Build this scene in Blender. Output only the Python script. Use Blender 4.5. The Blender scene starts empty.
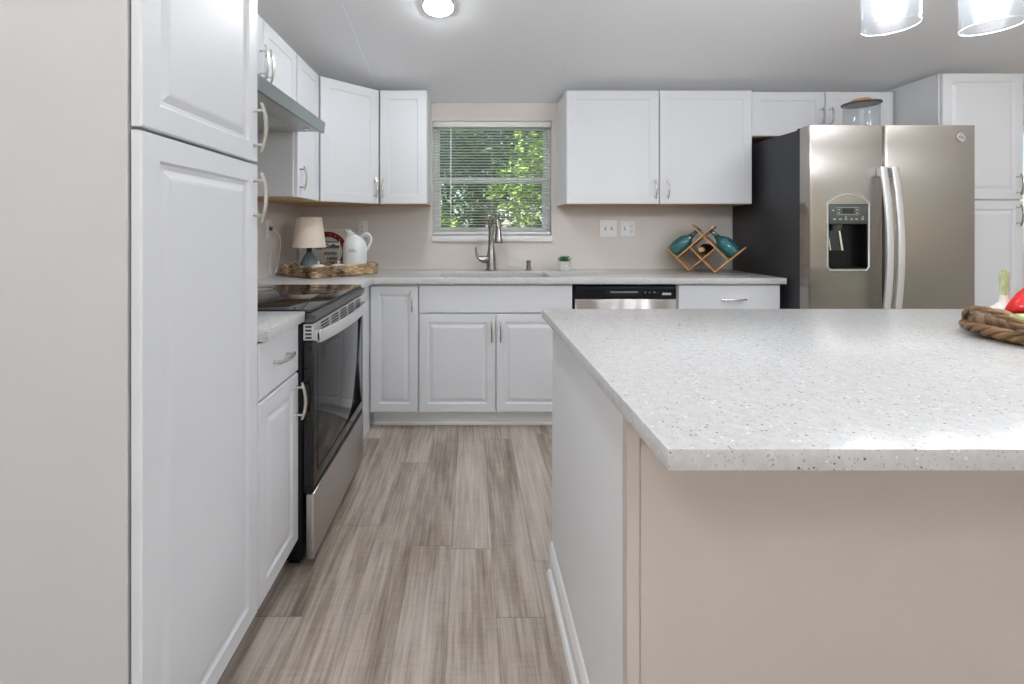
import bpy, bmesh, math, random
from mathutils import Vector, Matrix
R = math.radians
PI = math.pi
random.seed(7)
S = bpy.context.scene
C = S.collection

# ------------------------------------------------------------------ camera
cam_d = bpy.data.cameras.new('camera')
cam_d.sensor_width = 36.0
cam_d.lens = 460 / 1024 * 36.0
cam_d.shift_x = 41 / 1024
cam_d.shift_y = -112 / 1024
cam_d.clip_start = 0.02
cam = bpy.data.objects.new('camera', cam_d)
C.objects.link(cam)
cam.location = (0, 0, 1.2)
cam.rotation_euler = (R(90), 0, 0)
S.camera = cam

# ------------------------------------------------------------------ exposure, world, sun
S.view_settings.view_transform = 'Standard'
S.view_settings.look = 'None'
S.view_settings.exposure = 0.22
S.view_settings.gamma = 1.0
S.view_settings.use_curve_mapping = False
S.cycles.use_denoising = True
S.cycles.max_bounces = 12
S.cycles.diffuse_bounces = 6
S.cycles.transparent_max_bounces = 16
S.cycles.sample_clamp_indirect = 10.0

SKY_STRENGTH = 0.20
SUN_STRENGTH = 8.0
CAN_STRENGTH = 160.0          # ceiling lights of the kitchen
FILL_STRENGTH = 92.0         # fill globes added in the unseen living room behind the camera
BULB_STRENGTH = 140.0

w = bpy.data.worlds.new('world'); S.world = w
w.use_nodes = True
nt = w.node_tree
bg = nt.nodes['Background']
sky = nt.nodes.new('ShaderNodeTexSky')
sky.sky_type = 'NISHITA'
sky.sun_disc = False
sky.sun_elevation = R(48)
sky.sun_rotation = R(200)
nt.links.new(sky.outputs[0], bg.inputs[0])
bg.inputs[1].default_value = SKY_STRENGTH
sd = bpy.data.lights.new('sun', 'SUN'); sd.energy = SUN_STRENGTH; sd.angle = R(0.6); sd.color = (1, .95, .86)
sun = bpy.data.objects.new('sun', sd); C.objects.link(sun)
sun.location = (-6, 4, 9)
sun.rotation_euler = (Vector((0.85, 0.30, -1.0))).to_track_quat('-Z', 'Y').to_euler()

# ------------------------------------------------------------------ materials
def principled(name, col, rough=.5, metal=0.0, spec=.5, **kw):
    m = bpy.data.materials.new(name); m.use_nodes = True
    b = m.node_tree.nodes['Principled BSDF']
    b.inputs['Base Color'].default_value = (*col, 1)
    b.inputs['Roughness'].default_value = rough
    b.inputs['Metallic'].default_value = metal
    b.inputs['Specular IOR Level'].default_value = spec
    for k, v in kw.items():
        b.inputs[k.replace('_', ' ')].default_value = v
    return m
def nodes(m): return m.node_tree.nodes, m.node_tree.links
def N(m, t, **kw):
    n = m.node_tree.nodes.new(t)
    for k, v in kw.items(): setattr(n, k, v)
    return n
def mathn(m, op, a, b=None):
    n = N(m, 'ShaderNodeMath', operation=op)
    for i, v in enumerate((a, b)):
        if v is None: continue
        if isinstance(v, (int, float)): n.inputs[i].default_value = v
        else: m.node_tree.links.new(v, n.inputs[i])
    return n.outputs[0]
def ramp(m, fac, stops):
    n = N(m, 'ShaderNodeValToRGB')
    el = n.color_ramp.elements
    while len(el) < len(stops): el.new(0.5)
    for e, (p, c) in zip(el, stops):
        e.position = p; e.color = (*c, 1)
    m.node_tree.links.new(fac, n.inputs[0])
    return n.outputs[0]
def mixc(m, fac, a, b):
    n = N(m, 'ShaderNodeMix', data_type='RGBA')
    for i, v in ((0, fac), (6, a), (7, b)):
        if isinstance(v, (int, float)): n.inputs[i].default_value = v
        elif isinstance(v, tuple): n.inputs[i].default_value = (*v, 1)
        else: m.node_tree.links.new(v, n.inputs[i])
    return n.outputs[2]
def objco(m, scale=(1, 1, 1)):
    t = N(m, 'ShaderNodeTexCoord'); mp = N(m, 'ShaderNodeMapping')
    mp.inputs['Scale'].default_value = scale
    m.node_tree.links.new(t.outputs['Object'], mp.inputs['Vector'])
    return mp.outputs[0]
def noise(m, vec, scale=5, detail=4, rough=.55):
    n = N(m, 'ShaderNodeTexNoise')
    n.inputs['Scale'].default_value = scale; n.inputs['Detail'].default_value = detail; n.inputs['Roughness'].default_value = rough
    m.node_tree.links.new(vec, n.inputs['Vector'])
    return n.outputs[0]
def setcol(m, out): m.node_tree.links.new(out, m.node_tree.nodes['Principled BSDF'].inputs['Base Color'])
def bump(m, h, strength=.2, dist=.002):
    b = N(m, 'ShaderNodeBump'); b.inputs['Strength'].default_value = strength; b.inputs['Distance'].default_value = dist
    m.node_tree.links.new(h, b.inputs['Height'])
    m.node_tree.links.new(b.outputs[0], m.node_tree.nodes['Principled BSDF'].inputs['Normal'])
def mottled(name, c1, c2, scale=8, rough=.6, stretch=(1, 1, 1), bmp=0, **kw):
    m = principled(name, c1, rough, **kw)
    nz = noise(m, objco(m, stretch), scale)
    setcol(m, ramp(m, nz, [(.35, c1), (.65, c2)]))
    if bmp: bump(m, nz, bmp, .003)
    return m
def clear(name, tint, gloss=.08, rough=.03, diffuse=None, dfac=0.0, edge=0.3, rimk=.6):
    """see-through glass: tinted transparency under a fresnel reflection"""
    m = bpy.data.materials.new(name); m.use_nodes = True
    n, l = nodes(m); n.clear()
    out = N(m, 'ShaderNodeOutputMaterial'); tr = N(m, 'ShaderNodeBsdfTransparent'); gl = N(m, 'ShaderNodeBsdfGlossy')
    tr.inputs[0].default_value = (*tint, 1); gl.inputs['Roughness'].default_value = rough
    lw = N(m, 'ShaderNodeLayerWeight'); lw.inputs[0].default_value = edge
    f = mathn(m, 'MULTIPLY_ADD', lw.outputs['Facing'], .55)
    f.node.inputs[2].default_value = gloss
    p = mathn(m, 'POWER', lw.outputs['Facing'], 3.0)
    f = mathn(m, 'MINIMUM', mathn(m, 'ADD', mathn(m, 'MULTIPLY', p, rimk), gloss), 1.0)
    base = tr.outputs[0]
    if diffuse:
        d = N(m, 'ShaderNodeBsdfDiffuse'); d.inputs[0].default_value = (*diffuse, 1)
        mx = N(m, 'ShaderNodeMixShader'); mx.inputs[0].default_value = dfac
        l.new(base, mx.inputs[1]); l.new(d.outputs[0], mx.inputs[2]); base = mx.outputs[0]
    mx = N(m, 'ShaderNodeMixShader')
    l.new(f, mx.inputs[0]); l.new(base, mx.inputs[1]); l.new(gl.outputs[0], mx.inputs[2]); l.new(mx.outputs[0], out.inputs[0])
    return m
def emitter(name, col, strength):
    m = bpy.data.materials.new(name); m.use_nodes = True
    n, l = nodes(m); n.clear()
    out = N(m, 'ShaderNodeOutputMaterial'); e = N(m, 'ShaderNodeEmission')
    e.inputs[0].default_value = (*col, 1); e.inputs[1].default_value = strength
    l.new(e.outputs[0], out.inputs[0])
    return m

M = {}
M['white'] = mottled('white_cabinet_paint', (.71, .72, .745), (.725, .735, .76), 3, .42)
M['whitebox'] = mottled('white_cabinet_side', (.71, .715, .725), (.725, .73, .735), 3, .42)
M['pantry_shade'] = mottled('shaded_white_panel', (.585, .585, .58), (.60, .60, .595), 3, .5)  # cabinet white, with the grey shade of the pantry side put into the colour
M['trimwhite'] = principled('white_trim_paint', (.80, .80, .80), .4)
M['plastic'] = principled('white_plastic', (.82, .82, .82), .35)
M['dim_slot'] = principled('dark_slot', (.05, .05, .05), .6)
M['wall'] = mottled('beige_wall_paint', (.685, .635, .60), (.705, .655, .62), 2.5, .75)
M['ceil'] = principled('textured_ceiling_paint', (.90, .905, .915), .85)
bump(M['ceil'], noise(M['ceil'], objco(M['ceil']), 90, 3), .25, .004)
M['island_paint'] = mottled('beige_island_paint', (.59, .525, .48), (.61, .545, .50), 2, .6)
M['island_side'] = mottled('pale_grey_island_paint', (.80, .81, .825), (.815, .825, .84), 4, .6)
M['rawwood'] = mottled('raw_tan_wood', (.45, .27, .13), (.62, .42, .23), 6, .6, (1, 8, 8))
M['nickel'] = principled('satin_nickel', (.66, .63, .59), .26, 1.0)
M['chrome'] = principled('polished_chrome', (.85, .85, .85), .08, 1.0)
M['faucet'] = principled('brushed_dark_nickel', (.36, .34, .325), .25, 1.0)
M['sinksteel'] = principled('sink_steel', (.45, .45, .45), .3, 1.0)
def brushed(name, col, rough, aniso=.75, rot=0.0):
    m = principled(name, col, rough, 1.0)
    tg = N(m, 'ShaderNodeTangent', direction_type='RADIAL', axis='Z')
    b = m.node_tree.nodes['Principled BSDF']
    b.inputs['Anisotropic'].default_value = aniso
    b.inputs['Anisotropic Rotation'].default_value = rot
    m.node_tree.links.new(tg.outputs[0], b.inputs['Tangent'])
    return m
M['steel'] = brushed('brushed_stainless_steel', (.42, .39, .365), .25, 1.0, 0.0)
M['steel_h'] = brushed('brushed_stainless_steel_horizontal', (.58, .55, .525), .28, 1.0, 0.25)
M['darksteel'] = principled('dark_stainless', (.16, .16, .165), .3, .9)
M['steel_light'] = principled('satin_stainless_handle', (.78, .785, .79), .36, .7)
M['hoodsteel'] = principled('hood_steel', (.30, .34, .335), .35, .85)
M['hoodunder'] = principled('hood_underside_grey', (.52, .53, .53), .4, .4)
M['black'] = principled('black_enamel', (.006, .006, .007), .3, spec=.25)
M['blackmatte'] = principled('black_matte_plastic', (.012, .012, .013), .5, spec=.3)
M['blackglass'] = principled('black_ceramic_glass', (.012, .012, .014), .04, spec=.8)
M['ovenglass'] = principled('oven_door_glass', (.008, .008, .009), .04, spec=.5)
M['fridge_side'] = mottled('charcoal_fridge_side', (.028, .029, .032), (.035, .036, .039), 60, .42)
M['dispanel'] = principled('dispenser_panel_grey', (.075, .082, .076), .35)
M['display'] = principled('display_dark', (.008, .008, .008), .1)
M['mark'] = principled('pale_control_marks', (.6, .6, .58), .5)
M['darkink'] = principled('black_sign_ink', (.02, .018, .018), .6)
M['greyink'] = principled('grey_ink', (.25, .25, .26), .6)
M['redband'] = principled('dark_red_paint', (.22, .016, .022), .5)
M['sign'] = mottled('weathered_white_sign', (.76, .74, .73), (.84, .82, .81), 14, .6)
M['signboard'] = mottled('cream_sign_board', (.76, .71, .68), (.82, .77, .73), 6, .6)
M['ceramic'] = principled('white_glazed_ceramic', (.78, .80, .80), .16)
M['cream'] = principled('cream_ceramic', (.80, .77, .72), .3)
M['linen'] = mottled('cream_linen_shade', (.82, .71, .61), (.86, .75, .65), 120, .85)
M['lampbase'] = principled('slate_blue_glaze', (.13, .175, .195), .22)
M['wicker'] = mottled('seagrass_weave', (.11, .06, .028), (.72, .52, .32), 13, .65, bmp=.4)
M['wicker2'] = mottled('brown_willow', (.10, .047, .019), (.27, .15, .066), 16, .5, bmp=.3)
M['bamboo'] = mottled('bamboo_wood', (.52, .28, .11), (.66, .40, .18), 9, .45, (1, 6, 6))
M['teal'] = clear('teal_bubble_glass', (.30, .68, .70), .12, .02, (.03, .33, .36), .25)
M['winebottle'] = principled('dark_wine_bottle', (.010, .009, .007), .08)
M['foil'] = principled('gold_foil', (.72, .52, .26), .35, .6)
M['leaf'] = mottled('succulent_leaf', (.04, .16, .06), (.10, .28, .12), 30, .45)
M['concrete'] = mottled('pale_concrete', (.60, .59, .57), (.72, .71, .69), 40, .8, bmp=.2)
M['soil'] = mottled('soil', (.04, .028, .02), (.08, .055, .04), 60, .9)
M['jarglass'] = clear('clear_jar_glass', (.93, .945, .95), .06, .008)
M['shade'] = clear('clear_seeded_glass', (.94, .955, .97), .003, .01, (.9, .92, .95), .006, rimk=.2)
M['shade_rim'] = principled('glass_edge_highlight', (.85, .87, .88), .2)  # clear glass rim, its bright edge highlight painted as white
M['lidwood'] = mottled('acacia_wood_lid', (.28, .14, .06), (.48, .28, .13), 10, .45, (8, 1, 1))
M['lidmetal'] = principled('dark_bronze_lid', (.11, .065, .04), .25)
M['pane'] = clear('window_glass', (.97, .985, .98), .035, .01)
M['vinyl'] = principled('white_vinyl_frame', (.80, .81, .81), .35)
M['blind'] = principled('white_blind_slat', (.80, .80, .78), .45)
M['can_lens'] = emitter('lit_led_lens', (.94, .97, 1), CAN_STRENGTH)
M['fill_lens'] = emitter('lit_fill_globe', (.93, .965, 1), FILL_STRENGTH)
M['bulb'] = emitter('lit_frosted_bulb', (.94, .97, 1), BULB_STRENGTH)
M['garlic'] = mottled('garlic_skin', (.66, .60, .54), (.80, .77, .72), 20, .5, (6, 6, 1))
M['garlicstem'] = mottled('green_garlic_stem', (.62, .62, .48), (.25, .33, .08), 26, .5, (3, 3, .6))
M['onion'] = mottled('brown_onion_skin', (.17, .10, .055), (.42, .30, .20), 9, .45, (1, 7, 7))
M['pepper'] = principled('red_pepper_skin', (.62, .015, .02), .15)
M['celery'] = mottled('pale_green_stalk', (.42, .55, .20), (.66, .74, .46), 22, .4, (8, 1, 8))
M['sprig'] = mottled('grey_green_sprig', (.34, .48, .38), (.74, .80, .76), 60, .5)
M['cord'] = principled('clear_white_cord', (.70, .68, .64), .3)
M['bark'] = mottled('brown_bark', (.08, .055, .04), (.17, .12, .09), 12, .9)
M['soffit'] = principled('pale_grey_exterior_wall', (.55, .55, .54), .8)

# stone counter: white quartz with brown, grey and dark chips
def quartz():
    m = principled('white_speckled_quartz', (.76, .76, .75), .2)
    co = objco(m)
    def chips(scale, frac, rad):
        v = N(m, 'ShaderNodeTexVoronoi'); v.inputs['Scale'].default_value = scale; v.inputs['Randomness'].default_value = 1.0
        m.node_tree.links.new(co, v.inputs['Vector'])
        sp = N(m, 'ShaderNodeSeparateColor'); m.node_tree.links.new(v.outputs['Color'], sp.inputs[0])
        a = mathn(m, 'LESS_THAN', sp.outputs[0], frac)
        b = mathn(m, 'LESS_THAN', v.outputs['Distance'], rad)
        return mathn(m, 'MULTIPLY', a, b), sp.outputs[1]
    base = ramp(m, noise(m, co, 60, 3), [(.35, (.55, .548, .545)), (.65, (.62, .618, .615))])
    f1, r1 = chips(260, .34, .36)
    c = mixc(m, mathn(m, 'MULTIPLY', f1, .62), base, ramp(m, r1, [(.2, (.33, .30, .28)), (.8, (.50, .49, .48))]))
    f2, r2 = chips(150, .13, .30)
    c = mixc(m, mathn(m, 'MULTIPLY', f2, .85), c, ramp(m, r2, [(.25, (.13, .10, .085)), (.6, (.30, .23, .18)), (.9, (.38, .36, .34))]))
    f3, r3 = chips(110, .12, .28)
    c = mixc(m, mathn(m, 'MULTIPLY', f3, .9), c, (.76, .77, .78))
    setcol(m, c)
    return m
M['quartz'] = quartz()

# plank floor: grey-brown boards running away from the camera
def planks():
    m = principled('grey_oak_vinyl_planks', (.35, .3, .26), .42)
    t = N(m, 'ShaderNodeTexCoord'); s = N(m, 'ShaderNodeSeparateXYZ')
    L = m.node_tree.links
    L.new(t.outputs['Object'], s.inputs[0])
    x, y = s.outputs[0], s.outputs[1]
    PW, PL = .15, 1.22
    u = mathn(m, 'DIVIDE', mathn(m, 'SUBTRACT', x, .078 - 1.5), PW)
    col = mathn(m, 'FLOOR', u)
    wn = N(m, 'ShaderNodeTexWhiteNoise', noise_dimensions='1D'); L.new(col, wn.inputs['W'])
    v = mathn(m, 'ADD', mathn(m, 'DIVIDE', y, PL), mathn(m, 'MULTIPLY', wn.outputs['Value'], 7.0))
    row = mathn(m, 'FLOOR', v)
    cb = N(m, 'ShaderNodeCombineXYZ'); L.new(col, cb.inputs[0]); L.new(row, cb.inputs[1])
    wn2 = N(m, 'ShaderNodeTexWhiteNoise', noise_dimensions='2D'); L.new(cb.outputs[0], wn2.inputs['Vector'])
    r2 = wn2.outputs['Value']
    def grain(sx, sy, scale, det, rg=.6):
        c = N(m, 'ShaderNodeCombineXYZ')
        L.new(mathn(m, 'MULTIPLY', x, sx), c.inputs[0]); L.new(mathn(m, 'MULTIPLY', y, sy), c.inputs[1]); L.new(mathn(m, 'MULTIPLY', r2, 37.0), c.inputs[2])
        return noise(m, c.outputs[0], scale, det, rg)
    g1 = grain(1, .10, 16, 5)       # broad cathedral streaks
    g2 = grain(1, .035, 95, 4)      # fine grain
    g3 = grain(1, .5, 5, 3)         # cloudy tone
    g4 = grain(.12, 1, 120, 2)      # faint saw marks across the board
    tone = mathn(m, 'ADD', mathn(m, 'MULTIPLY', g1, .50), mathn(m, 'MULTIPLY', g2, .40))
    tone = mathn(m, 'ADD', tone, mathn(m, 'MULTIPLY', g3, .22))
    tone = mathn(m, 'ADD', tone, mathn(m, 'MULTIPLY', g4, .07))
    tone = mathn(m, 'ADD', tone, mathn(m, 'MULTIPLY', mathn(m, 'SUBTRACT', r2, .5), .085))
    c = ramp(m, tone, [(.41, (.17, .132, .102)), (.53, (.32, .262, .215)), (.62, (.45, .388, .335)), (.75, (.58, .52, .465))])
    fu = mathn(m, 'FRACT', u); fv = mathn(m, 'FRACT', v)
    e = mathn(m, 'MAXIMUM', mathn(m, 'LESS_THAN', fu, .012), mathn(m, 'LESS_THAN', fv, .0022))
    c = mixc(m, mathn(m, 'MULTIPLY', e, .55), c, (.09, .07, .055))
    setcol(m, c)
    bump(m, tone, .12, .002)
    return m
M['floor'] = planks()

# ------------------------------------------------------------------ mesh helpers
class MB:
    def __init__(s): s.bm = bmesh.new()
    def merge(s, tmp):
        me = bpy.data.meshes.new('tmp'); tmp.to_mesh(me); tmp.free()
        s.bm.from_mesh(me); bpy.data.meshes.remove(me); return s
    def box(s, a, b, bev=0.0, seg=2, mtx=None):
        t = bmesh.new(); bmesh.ops.create_cube(t, size=1)
        for v in t.verts:
            v.co = Vector([(a[i] + b[i]) / 2 + v.co[i] * (b[i] - a[i]) for i in range(3)])
        if bev: bmesh.ops.bevel(t, geom=list(t.edges), offset=bev, segments=seg, profile=.5, affect='EDGES')
        if mtx is not None: bmesh.ops.transform(t, matrix=mtx, verts=t.verts)
        return s.merge(t)
    def prism(s, pts, axis, lo, hi, bev=0.0, seg=2):
        """polygon pts in the two other axes, extruded along axis"""
        t = bmesh.new()
        def mk(p, h):
            if axis == 'x': return (h, p[0], p[1])
            if axis == 'y': return (p[0], h, p[1])
            return (p[0], p[1], h)
        a = [t.verts.new(mk(p, lo)) for p in pts]; b = [t.verts.new(mk(p, hi)) for p in pts]
        n = len(pts)
        t.faces.new(a); t.faces.new(b[::-1])
        for i in range(n): t.faces.new((a[i], b[i], b[(i + 1) % n], a[(i + 1) % n]))
        bmesh.ops.recalc_face_normals(t, faces=t.faces)
        if bev: bmesh.ops.bevel(t, geom=list(t.edges), offset=bev, segments=seg, profile=.5, affect='EDGES')
        return s.merge(t)
    def tube(s, pts, r, seg=8, closed=False, flat=1.0):
        t = bmesh.new(); P = [Vector(p) for p in pts]; n = len(P)
        rr = r if isinstance(r, (list, tuple)) else [r] * n
        up = None; rings = []
        for i in range(n):
            if closed: d = P[(i + 1) % n] - P[i - 1]
            else: d = P[min(i + 1, n - 1)] - P[max(i - 1, 0)]
            d.normalize()
            if up is None:
                up = Vector((0, 0, 1)) if abs(d.z) < .9 else Vector((1, 0, 0))
            up = (up - d * up.dot(d))
            if up.length < 1e-6: up = d.orthogonal()
            up.normalize(); sd_ = d.cross(up)
            rings.append([t.verts.new(P[i] + (up * math.cos(2 * PI * k / seg) * flat + sd_ * math.sin(2 * PI * k / seg)) * rr[i]) for k in range(seg)])
        for i in range(n if closed else n - 1):
            A, B = rings[i], rings[(i + 1) % n]
            for k in range(seg): t.faces.new((A[k], A[(k + 1) % seg], B[(k + 1) % seg], B[k]))
        if not closed:
            t.faces.new(rings[0][::-1]); t.faces.new(rings[-1])
        bmesh.ops.recalc_face_normals(t, faces=t.faces)
        return s.merge(t)
    def lathe(s, prof, seg=32, c=(0, 0, 0), mtx=None):
        t = bmesh.new(); rings = []
        for r, z in prof:
            if r < 1e-6: rings.append([t.verts.new((0, 0, z))])
            else: rings.append([t.verts.new((r * math.cos(2 * PI * k / seg), r * math.sin(2 * PI * k / seg), z)) for k in range(seg)])
        for A, B in zip(rings, rings[1:]):
            for k in range(seg):
                k2 = (k + 1) % seg
                if len(A) == 1 and len(B) == 1: break
                if len(A) == 1: t.faces.new((A[0], B[k], B[k2]))
                elif len(B) == 1: t.faces.new((A[k], A[k2], B[0]))
                else: t.faces.new((A[k], A[k2], B[k2], B[k]))
        if len(rings[0]) > 1 and len(rings[-1]) > 1 and prof[0] == prof[-1]:
            bmesh.ops.remove_doubles(t, verts=t.verts, dist=1e-7)
        bmesh.ops.recalc_face_normals(t, faces=t.faces)
        bmesh.ops.transform(t, matrix=Matrix.Translation(c) @ (mtx or Matrix()), verts=t.verts)
        return s.merge(t)
    def ball(s, c, r, seg=20, scale=(1, 1, 1), mtx=None):
        t = bmesh.new(); bmesh.ops.create_uvsphere(t, u_segments=seg, v_segments=seg // 2, radius=r)
        bmesh.ops.transform(t, matrix=Matrix.Translation(c) @ (mtx or Matrix()) @ Matrix.Diagonal((*scale, 1)), verts=t.verts)
        return s.merge(t)
    def cells(s, us, vs, keep, plane, lo, hi, bev=0.0):
        """slab made of kept cells of a u/v grid; plane 'xy' -> thickness in z, 'xz' -> in y, 'yz' -> in x"""
        t = bmesh.new()
        def mk(u, v, h): return {'xy': (u, v, h), 'xz': (u, h, v), 'yz': (h, u, v)}[plane]
        V = {(i, j): t.verts.new(mk(u, v, lo)) for i, u in enumerate(us) for j, v in enumerate(vs)}
        F = []
        for i in range(len(us) - 1):
            for j in range(len(vs) - 1):
                if keep((us[i] + us[i + 1]) / 2, (vs[j] + vs[j + 1]) / 2):
                    F.append(t.faces.new((V[i, j], V[i + 1, j], V[i + 1, j + 1], V[i, j + 1])))
        for v in [v for v in t.verts if not v.link_faces]: t.verts.remove(v)
        ex = bmesh.ops.extrude_face_region(t, geom=F)
        k = {'xy': 2, 'xz': 1, 'yz': 0}[plane]
        for e in ex['geom']:
            if isinstance(e, bmesh.types.BMVert): e.co[k] = hi
        bmesh.ops.recalc_face_normals(t, faces=t.faces)
        bmesh.ops.dissolve_limit(t, angle_limit=.02, verts=t.verts, edges=t.edges)
        if bev:
            ed = [e for e in t.edges if len(e.link_faces) == 2 and e.calc_face_angle() > .5]
            bmesh.ops.bevel(t, geom=ed, offset=bev, segments=2, profile=.5, affect='EDGES')
        return s.merge(t)
    def panel(s, x0, z0, w_, h_, t_, prof, y0=0.0):
        """door front facing -y: nested rectangles (inset, depth)"""
        t = bmesh.new(); rings = []
        def ring(i, y): return [t.verts.new(p) for p in ((x0 + i, y, z0 + i), (x0 + w_ - i, y, z0 + i), (x0 + w_ - i, y, z0 + h_ - i), (x0 + i, y, z0 + h_ - i))]
        rings.append(ring(0, y0 + t_))
        for i, d in prof: rings.append(ring(i, y0 + d))
        t.faces.new(rings[0]); t.faces.new(rings[-1])
        for A, B in zip(rings, rings[1:]):
            for k in range(4): t.faces.new((A[k], A[(k + 1) % 4], B[(k + 1) % 4], B[k]))
        bmesh.ops.recalc_face_normals(t, faces=t.faces)
        return s.merge(t)
    def build(s, name, mat, parent=None, smooth=True, angle=32, label=None, loc=None, rot=None):
        me = bpy.data.meshes.new(name)
        s.bm.to_mesh(me); s.bm.free()
        me.materials.append(mat)
        if smooth:
            for p in me.polygons: p.use_smooth = True
            me.set_sharp_from_angle(angle=R(angle))
        o = bpy.data.objects.new(name, me); C.objects.link(o)
        if parent: o.parent = parent
        if label: o['label'] = label
        if loc: o.location = loc
        if rot: o.rotation_euler = rot
        return o

def tag(o, label, cat, group=None):
    o['label'] = label; o['category'] = cat
    if group: o['group'] = group
    return o
def thing(name, label, cat, loc=(0, 0, 0), rz=0.0, group=None):
    o = bpy.data.objects.new(name, None); C.objects.link(o)
    o.empty_display_size = .05
    o.location = loc; o.rotation_euler = (0, 0, rz)
    return tag(o, label, cat, group)
def struct(o): o['kind'] = 'structure'; return o
def text_mesh(name, body, size, mat, parent, loc, rot=(PI / 2, 0, 0), ext=.0004, shear=0.0, align='CENTER'):
    cu = bpy.data.curves.new('tmp_text', 'FONT')
    cu.body = body; cu.size = size; cu.extrude = ext; cu.offset = size * .022; cu.shear = shear; cu.align_x = align; cu.align_y = 'CENTER'
    o = bpy.data.objects.new('tmp_text', cu); C.objects.link(o)
    dg = bpy.context.evaluated_depsgraph_get(); dg.update()
    me = bpy.data.meshes.new_from_object(o.evaluated_get(dg))
    bpy.data.objects.remove(o); bpy.data.curves.remove(cu)
    me.name = name; me.materials.clear(); me.materials.append(mat)
    o = bpy.data.objects.new(name, me); C.objects.link(o)
    o.parent = parent; o.location = loc; o.rotation_euler = rot
    return o

# ------------------------------------------------------------------ room shell
XL, XR, YB, YR = -1.24, 5.2, 3.37, -4.4      # left wall, right wall, back wall (sink side), rear wall
SL = .2                                       # ceiling pitch
RIDGE = -.4
def ceil_z(y): return 2.13 + SL * (YB - y) if y >= RIDGE else 2.13 + SL * (YB - RIDGE) - SL * (RIDGE - y)
struct(MB().box((XL - .15, YR - .15, -.06), (XR + .15, YB + .15, 0)).build('floor', M['floor'], smooth=False))
W1 = (-.282, .590, 1.160, 2.0)               # window over the sink
W2 = (4.02, 4.92, 1.02, 1.98)                 # window beyond the tall cabinet
def inside(x, z, r): return r[0] < x < r[1] and r[2] < z < r[3]
xs = sorted([XL - .12, W1[0], W1[1], W2[0], W2[1], XR + .12]); zs = sorted([0, W1[2], W1[3], W2[2], 2.129])
struct(MB().cells(xs, zs, lambda x, z: not (inside(x, z, W1) or inside(x, z, W2)), 'xz', YB, YB + .14).build('wall_back', M['wall'], smooth=False))
def gable(x0, x1):
    p = [(YR - .12, 0), (YB + .14, 0), (YB + .14, 2.102), (YB, 2.13), (RIDGE, ceil_z(RIDGE)), (YR - .12, ceil_z(YR - .12))]
    return MB().prism(p, 'x', x0, x1)
struct(gable(XL - .12, XL).build('wall_left', M['wall'], smooth=False))
# right wall with a sliding glass door opening, as three pieces of one wall
wr = MB()
wr.prism([(YR - .12, 0), (-2.6, 0), (-2.6, 2.05), (-.6, 2.05), (-.6, 0), (YB + .14, 0), (YB + .14, 2.102), (YB, 2.13), (RIDGE, ceil_z(RIDGE)), (YR - .12, ceil_z(YR - .12))], 'x', XR, XR + .12)
struct(wr.build('wall_right', M['wall'], smooth=False))
R1, R2 = (.3, 1.7, .75, 1.95), (2.7, 4.1, .75, 1.95)
xs = [XL - .12, R1[0], R1[1], R2[0], R2[1], XR + .12]; zs = [0, .75, 1.95, ceil_z(YR)]
struct(MB().cells(xs, zs, lambda x, z: not (inside(x, z, R1) or inside(x, z, R2)), 'xz', YR - .12, YR).build('wall_rear', M['wall'], smooth=False))
cl = MB()
cl.prism([(YR - .12, ceil_z(YR - .12)), (RIDGE, ceil_z(RIDGE)), (YB + .14, ceil_z(YB + .14)), (YB + .14, ceil_z(YB + .14) + .1), (RIDGE, ceil_z(RIDGE) + .1), (YR - .12, ceil_z(YR - .12) + .1)], 'x', XL - .12, XR + .12)
struct(cl.build('ceiling', M['ceil'], smooth=False))
for i, bx_ in enumerate((-.66, .60)):
    b = MB().prism([(RIDGE, ceil_z(RIDGE) - .0002), (YB - .002, ceil_z(YB - .002) - .0002), (YB - .002, ceil_z(YB - .002) - .0035), (RIDGE, ceil_z(RIDGE) - .0035)], 'x', bx_ - .013, bx_ + .013)
    struct(b.build('trim_%d' % (i + 1), M['ceil'], smooth=False))

def window(n, r, ydir, y, meeting=True, wide=.024):
    """white vinyl sash window in the opening r of a wall whose room face is at y; ydir points outwards"""
    x0, x1, z0, z1 = r
    a, b = y + ydir * .060, y + ydir * .115
    lo, hi = min(a, b), max(a, b)
    f = MB().cells([x0 + .001, x0 + wide, x1 - wide, x1 - .001], [z0 + .001, z0 + wide, z1 - wide, z1 - .001], lambda x, z: not (x0 + wide < x < x1 - wide and z0 + wide < z < z1 - wide), 'xz', lo, hi, .003)
    root = struct(f.build('window_%d' % n, M['vinyl']))
    zm = z0 + (z1 - z0) * .487
    if meeting:
        def sash(za, zb, yc, st):
            m = MB().cells([x0 + wide + .001, x0 + wide + st, x1 - wide - st, x1 - wide - .001], [za, za + st, zb - st, zb], lambda x, z: not (x0 + wide + st < x < x1 - wide - st and za + st < z < zb - st), 'xz', yc - .009, yc + .009, .002)
            o = m.build('sash', M['vinyl'], root)
            MB().box((x0 + wide + st - .004, yc - .002, za + st - .004), (x1 - wide - st + .004, yc + .002, zb - st + .004)).build('glass_pane', M['pane'], o, smooth=False)
        c = (lo + hi) / 2
        sash(zm - .022, z1 - wide - .001, c + .011, .022)
        sash(z0 + wide + .001, zm + .022, c - .011, .034)
    else:
        MB().box((x0 + wide - .004, (lo + hi) / 2 - .002, z0 + wide - .004), (x1 - wide + .004, (lo + hi) / 2 + .002, z1 - wide + .004)).build('glass_pane', M['pane'], root, smooth=False)
    return root
win1 = window(1, W1, 1, YB)
sill = MB().box((W1[0] - .002, YB - .020, W1[2] - .045), (W1[1] + .002, YB - .0005, W1[2] - .004), .004)
struct(sill.build('window_sill', M['trimwhite'], win1))
window(2, W2, 1, YB, True)
window(3, R1, -1, YR, True)
window(4, R2, -1, YR, True)
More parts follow.
